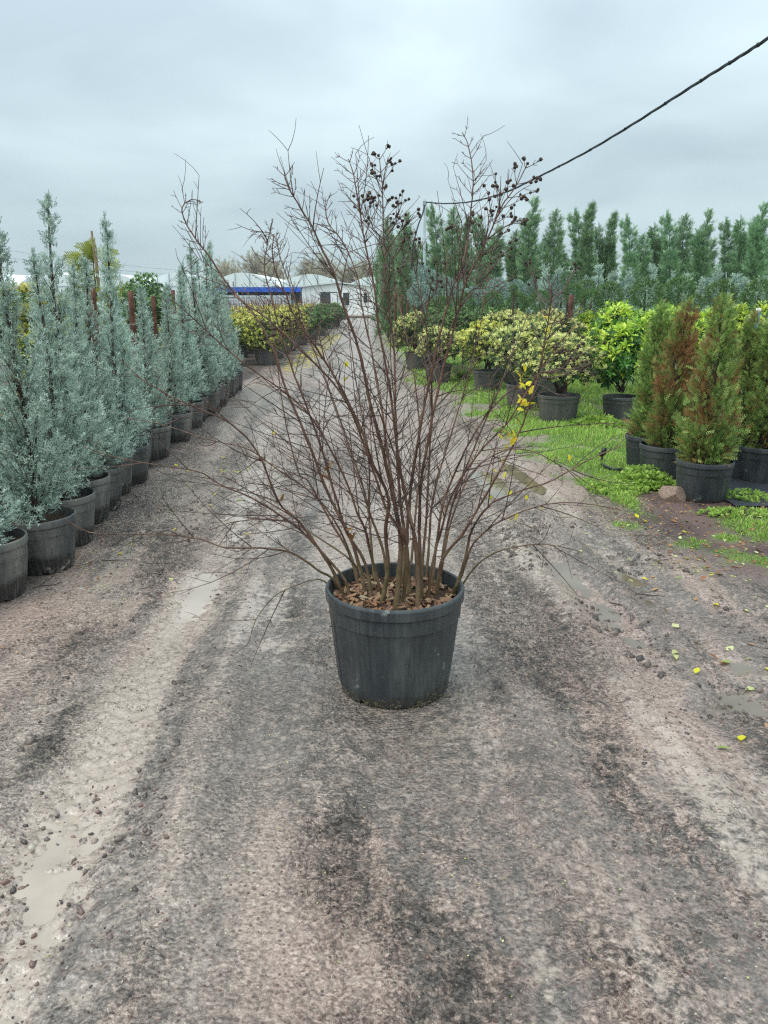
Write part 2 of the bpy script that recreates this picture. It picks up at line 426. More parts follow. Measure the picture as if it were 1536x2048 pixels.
# ------------------------------------------------------------------ the ground: one sheet with ruts, clods and puddle hollows
def xc(y):      # centre line of the yard road, it swings a little to the left
    return 0.12 - 0.062 * np.clip(y, 0, 14) - 0.02 * np.clip(y - 14, 0, 40)
GE_Y = np.array([-5, 3.6, 4.4, 4.9, 5.4, 5.9, 6.8, 8.2, 9.5, 11.0, 12.8, 14.6, 20, 24, 33, 45, 60, 400])
GE_X = np.array([4.5, 4.2, 3.4, 2.7, 2.0, 1.72, 1.52, 1.56, 1.58, 1.28, 0.95, 0.66, 0.46, 0.36, 0.08, -0.25, -0.4, -0.4])
def grass_amount(x, y):
    e = np.interp(y, GE_Y, GE_X)
    w = 0.32 * fbm(x * 1.3, y * 1.3, 3, 40) + 0.24 * fbm(x * 5, y * 5, 2, 44) + 0.16 * fbm(x * 15, y * 15, 2, 45)
    g = sstep(-0.08, 0.20, x - e + w)
    bare = sstep(-.48, .02, fbm(x * 1.9 + 3, y * 1.5, 3, 52) + .35 * sstep(0.25, 1.0, x - e))
    g = g * (.06 + .94 * bare)
    # the thujas stand on bare litter and weed mat
    d = np.hypot((x - 2.85) / 0.75, (y - 6.15) / 0.62)
    g = g * sstep(0.75, 1.15, d + 0.3 * fbm(x * 3, y * 3, 2, 47))
    g = g * (1 - 0.9 * sstep(2.75, 2.95, x) * sstep(7.6, 7.2, y) * sstep(5.5, 5.7, y))
    g = g * (1 - sstep(2.0, 2.2, x + .25 * fbm(x * 4, y * 4, 2, 48)) * sstep(6.15, 5.95, y))
    p = np.zeros_like(x)                # stray tufts in the litter by the right edge
    for cx, cy, r in ((2.05, 4.92, .16), (2.28, 4.62, .2), (2.42, 4.32, .16), (2.62, 5.2, .3), (2.35, 5.05, .12), (1.75, 5.3, .12), (2.9, 5.5, .2), (2.95, 4.9, .25)):
        p = np.maximum(p, 1 - sstep(0.4, 1.2, np.hypot(x - cx, y - cy) / r + 0.5 * fbm(x * 8, y * 8, 2, 49)))
    return np.clip(np.maximum(g, p * 0.8), 0, 1)
def terrain(x, y, fine=True):
    u = x - xc(y) ; near = 1 - sstep(9, 22, y)
    z = 0.014 * fbm(u * 1.1, y * 0.45, 3, 3) * near
    def rut(u0, w, d, seed, thr=-0.3, lip=0.35):
        c = u - u0 - 0.10 * fbm(y * 0.35, y * 0 + seed, 2, seed)
        m = sstep(thr, thr + 0.6, fbm(y * 0.7, x * 0 + 3.1, 3, seed + 5)) * near
        return m * (-d * np.exp(-(c / w) ** 2) + lip * d * (np.exp(-((c - 1.75 * w) / (0.6 * w)) ** 2) + np.exp(-((c + 1.75 * w) / (0.6 * w)) ** 2)))
    z = z + rut(-0.93, 0.17, 0.024, 61, -0.5) + rut(-0.50, 0.10, 0.012, 62) + rut(0.46, 0.13, 0.016, 63, -0.3) + rut(0.85, 0.12, 0.014, 64)
    z = z + rut(1.28, 0.10, 0.032, 65, -0.6, 0.6) + rut(1.62, 0.11, 0.028, 66, -0.5, 0.55)
    # soft pushed-up clods on the right, rough lumps in the left hollow
    rz = sstep(0.95, 1.25, u) * (1 - sstep(1.9, 2.3, u)) * sstep(2.2, 2.8, y) * (1 - sstep(5.0, 5.8, y))
    z = z + rz * 0.030 * fbm(u * 4.5, y * 3.0, 4, 71, 0.6)
    hol = np.exp(-((x + 0.98) / 0.26) ** 2 - ((y - 1.72) / 0.50) ** 2)
    z = z - 0.017 * hol
    for cx, cy, rx, ry, dd in ((1.48, 2.78, .16, .12, .022), (1.62, 3.12, .14, .13, .018), (1.05, 4.25, .09, .3, .02), (1.12, 3.75, .07, .10, .018), (0.95, 6.8, .28, .5, .03), (1.72, 2.45, .15, .16, .02), (1.32, 3.4, .09, .16, .02), (-0.62, 3.35, .25, .06, .012), (0.62, 1.85, .12, .3, .010)):
        z = z - dd * np.exp(-((x - cx) / rx) ** 2 - ((y - cy) / ry) ** 2)
    if fine:
        f1 = fbm(x * 9, y * 9, 3, 81, 0.6); f2 = fbm(x * 26, y * 26, 2, 85, 0.6)
        cz_ = 0.35 + 0.9 * sstep(-.35, .40, fbm(u * 2.4 + 11, y * .5, 4, 57))
        z = z + near * (cz_ * (0.009 * f1 + 0.0085 * f2) + 0.012 * rz * np.abs(f1) + 0.024 * hol * np.maximum(f2, -0.10) + 0.012 * hol * f1)
    z = z + 0.010
    if fine:
        for tu, tw, ts in ((0.52, .16, 1), (-0.95, .15, -1), (1.42, .2, 1)):
            k_ = u - tu
            lug = np.sin(2 * math.pi * (y / .075 + ts * np.abs(k_) / .11)) * np.exp(-(k_ / tw) ** 4) * sstep(-.15, .35, fbm(y * 1.1, x * .7 + tu, 2, 93)) * near
            z = z + .0045 * np.clip(lug * 1.6, -1, 1)
    pot = np.exp(-((x - 0.045) / 0.34) ** 4 - ((y - 2.985) / 0.34) ** 4)
    z = z * (1 - pot)
    g = sstep(-0.1, 0.4, x - np.interp(y, GE_Y, GE_X))
    return z * (1 - 0.7 * g) + 0.02 * g
def axis(pts):
    out = [pts[0][0]]
    for (a, sa), (b, sb) in zip(pts[:-1], pts[1:]):
        p = a
        while p < b - 1e-6:
            s = sa + (sb - sa) * (p - a) / (b - a); p = min(p + s, b); out.append(p)
    return np.array(sorted(set(out)))
gx = axis([(-500, 120), (-60, 12), (-12, 1.2), (-3.2, 0.05), (-2.2, 0.018), (2.4, 0.018), (4.0, 0.06), (14, 1.5), (70, 14), (500, 120)])
gy = axis([(-60, 12), (-8, 2.0), (0.9, 0.05), (1.25, 0.011), (3.2, 0.016), (6.5, 0.034), (14, 0.09), (30, 0.5), (70, 4), (700, 160)])
GX, GY = np.meshgrid(gx, gy)
zz = terrain(GX.ravel(), GY.ravel())
V = np.stack([GX.ravel(), GY.ravel(), zz], 1)
nx, ny = len(gx), len(gy)
ii = np.arange(ny - 1)[:, None] * nx; jj = np.arange(nx - 1)[None, :]
Q = np.stack([ii + jj, ii + jj + 1, ii + nx + jj + 1, ii + nx + jj], 2).reshape(-1, 4)
X, Y = GX.ravel(), GY.ravel()
U = X - xc(Y)
grassm = grass_amount(X, Y)
streak = fbm(U * 2.6, Y * 0.55, 4, 21) + 0.5 * fbm(U * 8, Y * 0.6, 3, 26)
ga = lambda c, w: np.exp(-((U - c - 0.05 * fbm(Y * .8, Y * 0 + c, 2, 29)) / w) ** 2)
md = lambda sd, lo=-0.35, hi=0.35: sstep(lo, hi, fbm(Y * .8, X * .5 + sd, 3, 20 + sd))
silt = sstep(0.0, 0.62, streak * .8 + 1.0 * ga(-0.95, .14) * md(3, -.6, .1) + .6 * ga(-0.60, .12) * md(4) + .75 * ga(0.52, .20) * md(5, -.4, .3) + .65 * ga(1.05, .15) * md(6, -.4, .3) - .5 * ga(-0.30, .16) - .45 * ga(0.05, .25) * sstep(4.5, 2.5, Y) - .45 * ga(-1.22, .11) - .4 * ga(-0.77, .06))
coarse = sstep(-.35, .40, fbm(U * 2.4 + 11, Y * .5, 4, 57) + .35 * fbm(X * 5, Y * 4, 3, 58) - .25 * sstep(5, 10, Y))
st2 = fbm(U * 6.5, Y * 0.45, 4, 27)
damp_shade = np.exp(-((X - 0.10) / 0.42) ** 2 - ((Y - 2.45) / 0.42) ** 2)  # damp soil before the pot, with the pot's contact shadow painted in
silt = np.maximum(silt, 0.9 * sstep(0.004, -0.008, zz) * (1 - sstep(6, 9, Y)))
rzm = sstep(1.0, 1.3, U) * sstep(2.2, 2.8, Y) * (1 - sstep(5.2, 6.2, Y))
silt = silt * (1 - .72 * rzm)
dark = sstep(-0.05, 0.55, 0.55 * st2 + 0.75 * damp_shade + 0.45 * rzm + .55 * ga(-1.22, .11) + .5 * ga(-0.77, .06) + fbm(U * 1.7 + 4, Y * 0.6, 4, 31) + 0.5 * np.exp(-((U + 0.45) / 0.28) ** 2) + 0.45 * np.exp(-((U - 0.1) / 0.25) ** 2) * sstep(3.0, 2.2, Y) - 0.5 * sstep(4, 8, Y))
red = sstep(-0.2, 0.5, fbm(X * 0.9, Y * 0.6, 3, 35) + 0.5 * sstep(-1.25, -1.7, U) * sstep(7, 4, Y))
litter = sstep(1.9, 2.5, U) * sstep(7.2, 6.2, Y) * sstep(3.9, 4.5, Y)
soilstrip = sstep(-1.75, -2.0, U)
def ground_mat():
    t = NT('wet_gravel_mud')
    geo = t.new('ShaderNodeNewGeometry').outputs['Position']
    fine = t.noise(70.0, 5, 0.72, geo); mid = t.noise(13.0, 6, 0.68, geo, 0.5); big = t.noise(1.6, 4, 0.6, geo)
    grain = t.noise(34.0, 4, 0.62, geo, 0.3)
    strk = t.noise(5.5, 6, 0.64, t.mapping((1.0, 0.22, 1.0), geo), 0.7)
    tyre = t.noise(16.0, 4, 0.6, t.mapping((1.0, 0.10, 1.0), geo), 0.4)
    f2 = t.ramp(fine, [(0.34, 0.0), (0.66, 1.0)])
    dk = t.mix(f2, (0.040, 0.032, 0.027), (0.165, 0.136, 0.116))
    bw = t.mix(f2, (0.115, 0.085, 0.068), (0.43, 0.338, 0.278))
    rd = t.mix(f2, (0.125, 0.078, 0.061), (0.44, 0.315, 0.258))
    st = t.mix(t.ramp(mid, [(0.3, 0.0), (0.7, 1.0)]), (0.30, 0.235, 0.19), (0.47, 0.385, 0.32))
    c = t.mix(t.attr('red'), bw, rd)
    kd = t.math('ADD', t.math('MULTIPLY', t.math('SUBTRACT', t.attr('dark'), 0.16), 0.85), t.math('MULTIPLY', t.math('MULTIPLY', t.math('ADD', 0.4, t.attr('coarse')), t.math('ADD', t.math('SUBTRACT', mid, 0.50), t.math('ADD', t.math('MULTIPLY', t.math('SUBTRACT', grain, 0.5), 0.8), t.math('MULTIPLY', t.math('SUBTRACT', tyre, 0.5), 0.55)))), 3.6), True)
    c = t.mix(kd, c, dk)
    pit = t.math('MULTIPLY', t.ramp(t.noise(48.0, 5, 0.7, geo, 0.8), [(0.36, 1.0), (0.44, 0.0)]), t.math('ADD', 0.15, t.attr('coarse')), True)
    c = t.mix(t.math('MULTIPLY', pit, 0.72), c, (0.035, 0.026, 0.022))
    # silty water lies in the low spots between the grains: a lace that closes up where the silt is deep
    relief = t.math('ADD', t.math('MULTIPLY', grain, 0.55), t.math('MULTIPLY', mid, 0.45))
    level = t.math('ADD', 0.375, t.math('ADD', t.math('MULTIPLY', t.attr('silt'), 0.150), t.math('MULTIPLY', t.math('SUBTRACT', strk, 0.5), 0.34)))
    nogr = t.math('SUBTRACT', 1.0, t.math('MAXIMUM', t.attr('grassm'), t.math('MAXIMUM', t.attr('litter'), t.attr('soilstrip'))))
    kl = t.new('ShaderNodeMapRange'); kl.inputs[1].default_value = -0.085; kl.inputs[2].default_value = 0.06
    t.put(t.math('SUBTRACT', level, relief), kl.inputs[0])
    ks = t.math('MULTIPLY', kl.outputs[0], nogr)
    c = t.mix(t.math('MULTIPLY', ks, 0.80), c, st)
    # every grain has its own shade
    g1 = t.sepz(t.voro(150.0, geo, 'Color'), 0); g2 = t.sepz(t.voro(62.0, geo, 'Color'), 1)
    gv_ = t.math('ADD', 0.35, t.math('MULTIPLY', t.attr('coarse'), 0.75))
    gm_ = t.math('ADD', 1.03, t.math('MULTIPLY', gv_, t.math('ADD', t.math('MULTIPLY', t.math('SUBTRACT', g1, 0.5), 1.05), t.math('MULTIPLY', t.math('SUBTRACT', g2, 0.5), 0.55))))
    gcol = t.new('ShaderNodeCombineXYZ')
    for q in range(3): t.l.new(gm_, gcol.inputs[q])
    c = t.mix(t.math('SUBTRACT', 1.0, t.math('MULTIPLY', ks, 0.75)), c, t.mix(1.0, c, gcol.outputs[0], 'MULTIPLY'))
    # wet dark crumbs
    vr = t.voro(75.0, geo); cr2 = t.voro(75.0, geo, 'Color')
    sel = t.sepz(cr2, 0)
    c = t.mix(t.math('MULTIPLY', t.ramp(sel, [(0.84, 0.0), (0.86, 1.0)]), t.ramp(vr, [(0.25, 0.8), (0.42, 0.0)])), c, t.mix(t.sepz(cr2, 1), (0.035, 0.025, 0.022), (0.15, 0.065, 0.05)))
    v2 = t.voro(120.0, geo); c22 = t.voro(120.0, geo, 'Color')
    c = t.mix(t.math('MULTIPLY', t.ramp(t.sepz(c22, 0), [(0.968, 0.0), (0.972, 1.0)]), t.ramp(v2, [(0.25, 0.9), (0.38, 0.0)])), c, (0.46, 0.42, 0.30))
    # litter soil under the hedge plants and under the grass
    lt = t.mix(t.ramp(fine, [(0.3, 0.0), (0.7, 1.0)]), (0.06, 0.032, 0.028), (0.19, 0.11, 0.09))
    c = t.mix(t.attr('litter'), c, lt)
    ss = t.mix(t.ramp(fine, [(0.3, 0.0), (0.7, 1.0)]), (0.05, 0.032, 0.026), (0.13, 0.088, 0.07))
    c = t.mix(t.attr('soilstrip'), c, ss)
    gs = t.mix(t.ramp(mid, [(0.3, 0.0), (0.7, 1.0)]), (0.08, 0.11, 0.03), (0.17, 0.28, 0.05))
    c = t.mix(t.attr('grassm'), c, gs)
    wet = t.math('MULTIPLY', t.ramp(big, [(0.40, 0.0), (0.62, 1.0)]), nogr)
    ro = t.math('SUBTRACT', 0.38, t.math('MULTIPLY', wet, 0.20))
    ro = t.math('ADD', ro, t.math('MULTIPLY', t.math('SUBTRACT', 1.0, nogr), 0.35), True)
    ro = t.math('SUBTRACT', ro, t.math('MULTIPLY', ks, 0.20))
    rl = t.math('MAXIMUM', relief, t.math('SUBTRACT', level, 0.012))
    h = t.math('ADD', t.math('SUBTRACT', t.math('MULTIPLY', rl, 2.4), t.math('MULTIPLY', pit, 0.25)), t.math('MULTIPLY', t.math('ADD', t.math('MULTIPLY', fine, 0.5), t.math('MULTIPLY', vr, -0.65)), t.math('SUBTRACT', 1.0, t.math('MULTIPLY', ks, 0.85))))
    nb = t.bump(h, 1.0, 0.036)
    t.l.new(t.math('SUBTRACT', t.math('ADD', 0.55, t.math('MULTIPLY', t.attr('coarse'), 0.6)), t.math('MULTIPLY', wet, 0.36)), nb.node.inputs['Strength'])
    return t.done(c, ro, nb, spec=0.65)
M['ground'] = ground_mat()
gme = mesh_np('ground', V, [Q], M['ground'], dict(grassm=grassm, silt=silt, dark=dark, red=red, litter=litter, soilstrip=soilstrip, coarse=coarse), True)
solo('ground', gme, kind='structure')

def water_mat(name, ca, cb):
    t = NT(name)
    n = t.noise(3.0, 4, 0.6)
    c = t.ramp(n, [(0.3, ca), (0.7, cb)])
    return t.done(c, 0.045, t.bump(t.noise(14.0, 2), 0.05, 0.01), spec=0.6)
M['water'] = water_mat('brown_water', (0.12, 0.092, 0.062), (0.19, 0.15, 0.105))
M['milky'] = water_mat('silty_water', (0.29, 0.232, 0.185), (0.41, 0.338, 0.275))
def puddle_sheet(cx, cy, rx, ry, z, seed):
    n = 28; a = np.arange(n) * 2 * math.pi / n
    r = 1 + 0.18 * fbm(np.cos(a) * 1.5 + seed, np.sin(a) * 1.5, 2, seed)
    Vp = np.stack([cx + rx * r * np.cos(a), cy + ry * r * np.sin(a), np.full(n, z)], 1)
    Vp = np.vstack([Vp, [[cx, cy, z]]])
    Fp = np.stack([np.full(n, n), np.arange(n), (np.arange(n) + 1) % n], 1)
    solo('puddle', mesh_np('puddle', Vp, [Fp], M['milky' if cx < 0 else 'water']), kind='structure')
puddle_sheet(-0.98, 1.75, 0.52, 0.75, -0.0115, 1)
puddle_sheet(-1.12, 3.4, 0.42, 1.0, -0.0150, 2)
puddle_sheet(1.5, 2.85, 0.55, 0.75, -0.0105, 3)
puddle_sheet(1.12, 3.95, 0.40, 0.62, -0.0140, 4)
puddle_sheet(0.95, 6.8, 0.5, 0.8, -0.008, 5)
puddle_sheet(-1.27, 5.7, 0.36, 1.2, -0.0150, 6)
puddle_sheet(0.66, 1.85, 0.35, 0.5, -0.0095, 7)

# ------------------------------------------------------------------ templates for foliage
def feather(nb=5, spread=0.30, w=0.05, lift=0.28):
    V, T = [], []
    def dia(p, q, ww, z0, z1):
        p = np.array(p); q = np.array(q); d = q - p; nrm = np.array([-d[1], d[0]]) / (np.linalg.norm(d) + 1e-9) * ww
        m = p + d * 0.45; b = len(V)
        V.extend([(p[0], p[1], z0), (m[0] + nrm[0], m[1] + nrm[1], (z0 + z1) / 2), (q[0], q[1], z1), (m[0] - nrm[0], m[1] - nrm[1], (z0 + z1) / 2)])
        T.extend([(b, b + 1, b + 2), (b, b + 2, b + 3)])
    dia((0, 0), (0, 1), w * 0.7, 0, -0.10)
    for i in range(nb):
        t = 0.12 + 0.72 * i / max(1, nb - 1)
        for s in (-1, 1):
            L = spread * (1.15 - 0.75 * t)
            t2 = t + (0.06 if s > 0 else 0)
            dia((0, t2), (s * L, t2 + lift * (1.1 - 0.4 * t)), w, -0.1 * t, 0.12 - 0.25 * t)
    return np.array(V, float), np.array(T)
def leaf_t(w=0.22, fold=0.06, curl=-0.12):
    V = np.array([(0, 0, 0), (-w, .45, fold), (0, .45, 0), (w, .45, fold), (-w * .55, .8, fold * .6 + curl * .5), (0, .8, curl * .5), (w * .55, .8, fold * .6 + curl * .5), (0, 1, curl)], float)
    T = np.array([(0, 2, 1), (0, 3, 2), (1, 2, 4), (2, 5, 4), (2, 3, 6), (2, 6, 5), (4, 5, 7), (5, 6, 7)])
    return V, T
def leaf_s(w=0.25, curl=-0.1):
    V = np.array([(0, 0, 0), (-w, .5, .06), (0, 1, curl), (w, .5, .06)], float)
    return V, np.array([(0, 3, 2), (0, 2, 1)])
def rosette(n, base, elev=(15, 70), seed=1):
    r = np.random.default_rng(seed)
    lv, lt = base; V, T = [], []
    for k in range(n):
        a = k * 2.4 + r.uniform(-.3, .3); e = R(elev[0] + (elev[1] - elev[0]) * (k + .5) / n)
        d = np.array([[math.cos(a) * math.cos(e), math.sin(e), math.sin(a) * math.cos(e)]])
        x = norm(np.cross(d, [[0, 1, 0]])); z = np.cross(x, d)
        Mx = np.stack([x, d, z], 2)[0] * r.uniform(.75, 1.1)
        b = len(V) * len(lv)
        V.append(lv @ Mx.T + np.array([0, .25 * k / n, 0])); T.append(lt + b)
    return np.concatenate(V), np.concatenate(T)
def plume(n=9, ang=42, L=0.34, w=0.05, seed=2):
    r_ = np.random.default_rng(seed); V, T = [], []
    def dia(p, q, ww, up):
        d = q - p; sd_ = np.cross(d, up); sd_ = sd_ / (np.linalg.norm(sd_) + 1e-9) * ww; m_ = p + d * .5; b = len(V)
        V.extend([p, m_ + sd_, q, m_ - sd_]); T.extend([(b, b + 1, b + 2), (b, b + 2, b + 3)])
    dia(np.zeros(3), np.array([0, 1., .05]), w * .8, np.array([0, 0, 1.]))
    for i in range(n):
        t = .08 + .78 * i / n; a = i * 2.4 + r_.normal(0, .3); e = R(ang) * r_.uniform(.75, 1.25); l = L * (1.1 - .5 * t) * r_.uniform(.8, 1.2)
        d = np.array([math.sin(e) * math.cos(a), math.cos(e), math.sin(e) * math.sin(a)])
        dia(np.array([0, t, .05 * t]), np.array([0, t, .05 * t]) + d * l, w, r_.normal(0, 1, 3))
    return np.array(V), np.array(T)
PL = plume(9); PL_S = plume(6, 40, .36, .06, 4)
FE_A = feather(5, 0.30, 0.045, 0.28)
FE_B = feather(4, 0.38, 0.06, 0.20)
FE_C = feather(6, 0.40, 0.05, 0.30)
FE_T = feather(4, 0.30, 0.045, 0.30)
FE_L = feather(4, 0.34, 0.05, 0.34)

def conifer(name, mat, H, prof, nb, per, size, elev, seed, tmpl=FE_A, spine=None, dryf=None, lump=0.25, inner=0.35, tint0=0.45, trunk_r=0.02, outw=0.3, jit=0.35, h0=0.04, wood=True):
    r = np.random.default_rng(seed)
    spine = spine or (lambda h: np.zeros((len(h), 2)))
    # heights weighted so that the foliage covers the outline evenly
    tt = np.linspace(0, 1, 200); w = np.array([prof(x) for x in tt]) ** 0.75 + 0.02
    cdf = np.cumsum(w); cdf /= cdf[-1]
    t = np.interp(r.random(nb), cdf, tt); h = np.clip(h0 * H + t * (1 - h0) * H, 0, H)
    a = r.random(nb) * 2 * math.pi
    ph = r.random(4) * 6.28
    lumpf = 1 + lump * (0.5 * np.sin(2 * a + 7 * t + ph[0]) + 0.5 * np.sin(3 * a - 11 * t + ph[1]) + 0.45 * np.sin(17 * t + 2 * a + ph[2])) + r.normal(0, 0.13, nb)
    rad = np.array([prof(x) for x in t]) * np.clip(lumpf, 0.35, 1.6)
    e = np.clip(R(elev) + r.normal(0, R(9), nb), R(5), R(76))
    P1 = np.concatenate([spine(h) + np.stack([rad * np.cos(a), rad * np.sin(a)], 1), h[:, None]], 1)
    hb = np.maximum(h - rad * np.tan(e), h0 * H * 0.6)
    P0 = np.concatenate([spine(hb), hb[:, None]], 1)
    mb = MB()
    k = nb * per
    bi = np.repeat(np.arange(nb), per)
    s = inner + (1 - inner) * r.random(k) ** 0.7
    P = P0[bi] * (1 - s[:, None]) + P1[bi] * s[:, None] + r.normal(0, size * 0.22, (k, 3))
    bd = norm(P1 - P0)[bi]
    out = np.stack([np.cos(a), np.sin(a), np.zeros(nb)], 1)[bi]
    d = norm(bd + outw * out + r.normal(0, jit, (k, 3)))
    sc = size * (0.55 + 0.65 * r.random(k)) * (0.75 + 0.35 * np.minimum(1, (rad[bi] / (prof(0.3) + 1e-6))))
    Mx = frames(d, r.random(k) * 6.28) * sc[:, None, None]
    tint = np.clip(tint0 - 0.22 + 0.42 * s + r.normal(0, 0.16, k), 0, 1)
    dry = np.zeros(k)
    if dryf is not None: dry = np.clip(dryf(P, s, r), 0, 1)
    mb.inst(tmpl[0], tmpl[1], Mx, P, tint, dry)
    # leader wisps
    nl = 26
    hh = H * (0.9 + 0.1 * r.random(nl)); Pl = np.concatenate([spine(hh), hh[:, None]], 1)
    dl = norm(np.stack([r.normal(0, .35, nl), r.normal(0, .35, nl), np.ones(nl)], 1))
    mb.inst(tmpl[0], tmpl[1], frames(dl, r.random(nl) * 6.28) * (size * .7), Pl, np.full(nl, .6), np.zeros(nl))
    crown = mb.build(name + '_crown', mat)
    tb = MB()
    hs = np.linspace(0, H * 0.97, 14)
    tb.tube(np.concatenate([spine(hs), hs[:, None]], 1), trunk_r * (1 - hs / H) ** 0.8 + 0.003, 6)
    if wood:
        q = r.choice(nb, nb // 2, replace=False)
        tb.sticks(P0[q], P0[q] + 0.8 * (P1[q] - P0[q]), 0.004, 0.0015)
    trunk = tb.build(name + '_trunk', M['trunk'], True)
    return crown, trunk

def ball(name, mat, rad, n, size, seed, tmpl=FE_B, flat=1.0, lower=-1.0, tint0=0.45):
    r = np.random.default_rng(seed)
    v = norm(r.normal(0, 1, (n * 2, 3))); v = v[v[:, 2] > lower][:n]; n = len(v)
    lump = 1 + 0.07 * np.sin(5 * v[:, 0] + 3 * v[:, 2] + seed) + 0.06 * np.sin(7 * v[:, 1] + seed)
    q = r.random(n) ** 0.35
    P = v * (rad * (0.45 + 0.5 * q) * lump)[:, None]; P[:, 2] *= flat
    d = norm(v + 0.25 * np.array([0, 0, 1]) + r.normal(0, .35, (n, 3)))
    mb = MB()
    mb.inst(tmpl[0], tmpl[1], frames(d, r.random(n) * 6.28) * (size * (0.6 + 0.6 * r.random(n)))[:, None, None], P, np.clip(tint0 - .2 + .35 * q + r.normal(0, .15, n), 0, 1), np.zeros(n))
    return mb.build(name, mat)

# ------------------------------------------------------------------ pots
def pot_mesh(name, rt, rb, h, mat, seg=64, soil_depth=0.05, ribs=16, rim=0.045, notches=6, wobble=0.006):
    band = rim * 1.3
    prof = [(rb * 0.96, 0.0), (rb, 0.008)]
    for k in range(1, 7):
        t = k / 6; zb = 0.008 + (h - rim - band - 0.008) * t
        prof.append((rb + (rt * 0.925 - rb) * t ** 0.9, zb))
    zt = h - rim - band
    prof += [(rt * 0.955, zt + 0.006), (rt * 0.962, h - rim - 0.004), (rt * 0.985, h - rim), (rt, h - rim + 0.006), (rt * 1.002, h - 0.010), (rt * 0.99, h - 0.003), (rt * 0.965, h), (rt * 0.945, h - 0.004), (rt * 0.93, h - 0.03), (rt * 0.90, h - soil_depth - 0.05)]
    def mod(r, z, a):
        k = np.arange(len(a)); per = len(a) // ribs
        rib = np.where(k % (2 * per) < per, 0.020, 0.0) + np.where(k % (2 * per) == per // 2, 0.010, 0.0)
        body = np.zeros(len(prof)); body[2:8] = 1.0
        r = r * (1 + body[:, None] * rib[None, :] * (0.235 / rt))
        r = r * (1 + wobble * np.sin(2 * a + 0.7)[None, :] + 0.3 * wobble * np.sin(5 * a)[None, :])
        nk = len(a) // notches
        cut = ((k + 3) % nk < max(2, len(a) // 32))
        z = z.copy(); z[0, cut] = 0.018; z[1, cut] = 0.020
        return r, z
    Vp, Qp = lathe(prof, seg, mod)
    b = len(Vp); Vp = np.vstack([Vp, [[0, 0, 0.012]]])
    cap = np.stack([np.full(seg, b), (np.arange(seg) + 1) % seg, np.arange(seg)], 1)
    me = mesh_np(name, Vp, [Qp, cap], mat, None, True)
    me.set_sharp_from_angle(angle=R(24))
    return me
def soil_mesh(name, rad, seed=3, mat=None):
    rr = np.linspace(0.02, rad, 7); a = np.arange(28) * 2 * math.pi / 28
    A, B = np.meshgrid(a, rr); Xs, Ys = B * np.cos(A), B * np.sin(A)
    Zs = 0.010 * fbm(Xs * 18, Ys * 18, 3, seed)
    Vs = np.stack([Xs, Ys, Zs], 2).reshape(-1, 3)
    i = np.arange(6)[:, None] * 28; j = np.arange(28)[None, :]; j2 = (j + 1) % 28
    Qs = np.stack([i + j, i + j2, i + 28 + j2, i + 28 + j], 2).reshape(-1, 4)
    return mesh_np(name, Vs, [Qs, np.arange(28)[None, :]], mat or M['soil'], None, True)
POT_ROW = pot_mesh('row_pot', 0.222, 0.176, 0.34, M['pot'])
POT_CLEAN = pot_mesh('clean_pot', 0.222, 0.178, 0.33, M['potclean'])
POT_GREY = pot_mesh('grey_pot', 0.275, 0.225, 0.36, M['potgrey'], wobble=0.014)
SOIL_ROW = soil_mesh('row_soil', 0.203)
SOIL_BIG = soil_mesh('grey_soil', 0.252)

# ------------------------------------------------------------------ main subject: bare crape myrtle in a big black pot
PX, PY = 0.045, 2.985
main = thing('potted_shrub', 'large bare many-stemmed shrub in a big dark pot in the middle of the muddy road', 'potted shrub', (PX, PY, 0.0))
O = np.array([PX, PY, 0.0])
pm = part('pot', pot_mesh('main_pot', 0.286, 0.228, 0.452, M['potmain'], 256, 0.06, 16, 0.052, 6, 0.005), main)
SOILZ = 0.392
part('soil', soil_mesh('main_soil', 0.264, 9), main, (0, 0, SOILZ))
# mud and pale roots clinging to the foot of the pot
mbm = MB()
r = np.random.default_rng(3)
for k in range(90):
    a = r.normal(-1.95, 0.38) if k < 48 else r.normal(-0.95, 0.2)
    zz_ = r.random() ** 1.5 * 0.055
    rr_ = 0.227 + zz_ * 0.12
    c = np.array([rr_ * math.cos(a), rr_ * math.sin(a), zz_])
    s = r.uniform(.005, .013)
    vv = norm(r.normal(0, 1, (12, 3))) * s * np.array([1, .5, .8])
    vv = vv * np.array([1.0, 1.0, 1.0]) + c
    mbm.add(vv, F3=[(0, 1, 2), (3, 4, 5), (6, 7, 8), (9, 10, 11), (0, 4, 8), (2, 5, 9), (1, 7, 11), (3, 6, 10)])
part('dried_mud', mbm.build('dried_mud', plain('dried_mud', (0.12, 0.095, 0.055), 0.85, 0.35, 30.0)), main, kind='stuff')
mbs = MB()      # pale splash marks of lime on the pot front
chips = []
for k in range(5):
    mc = MB(); r = np.random.default_rng(50 + k)
    L, W, Hh = r.uniform(.018, .036), r.uniform(.008, .016), r.uniform(.003, .007)
    base = np.array([(x, y, z) for z in (-1, 1) for y in (-1, 1) for x in (-1, 1)], float) * np.array([L, W, Hh]) * 0.5
    base *= 1 + r.uniform(-.25, .25, base.shape)
    mc.add(base, F4=[[0, 2, 3, 1], [4, 5, 7, 6], [0, 1, 5, 4], [2, 6, 7, 3], [0, 4, 6, 2], [1, 3, 7, 5]])
    chips.append(mc.build('bark_chip', M['chip']))
r = np.random.default_rng(8)
for k in range(260):
    a = r.random() * 6.283; q = 0.252 * math.sqrt(r.random())
    part('bark_chip', chips[k % 5], main, (q * math.cos(a), q * math.sin(a), SOILZ + 0.006 + 0.010 * r.random()), (r.normal(0, .4), r.normal(0, .4), r.random() * 6.28), (1.1,) * 3)

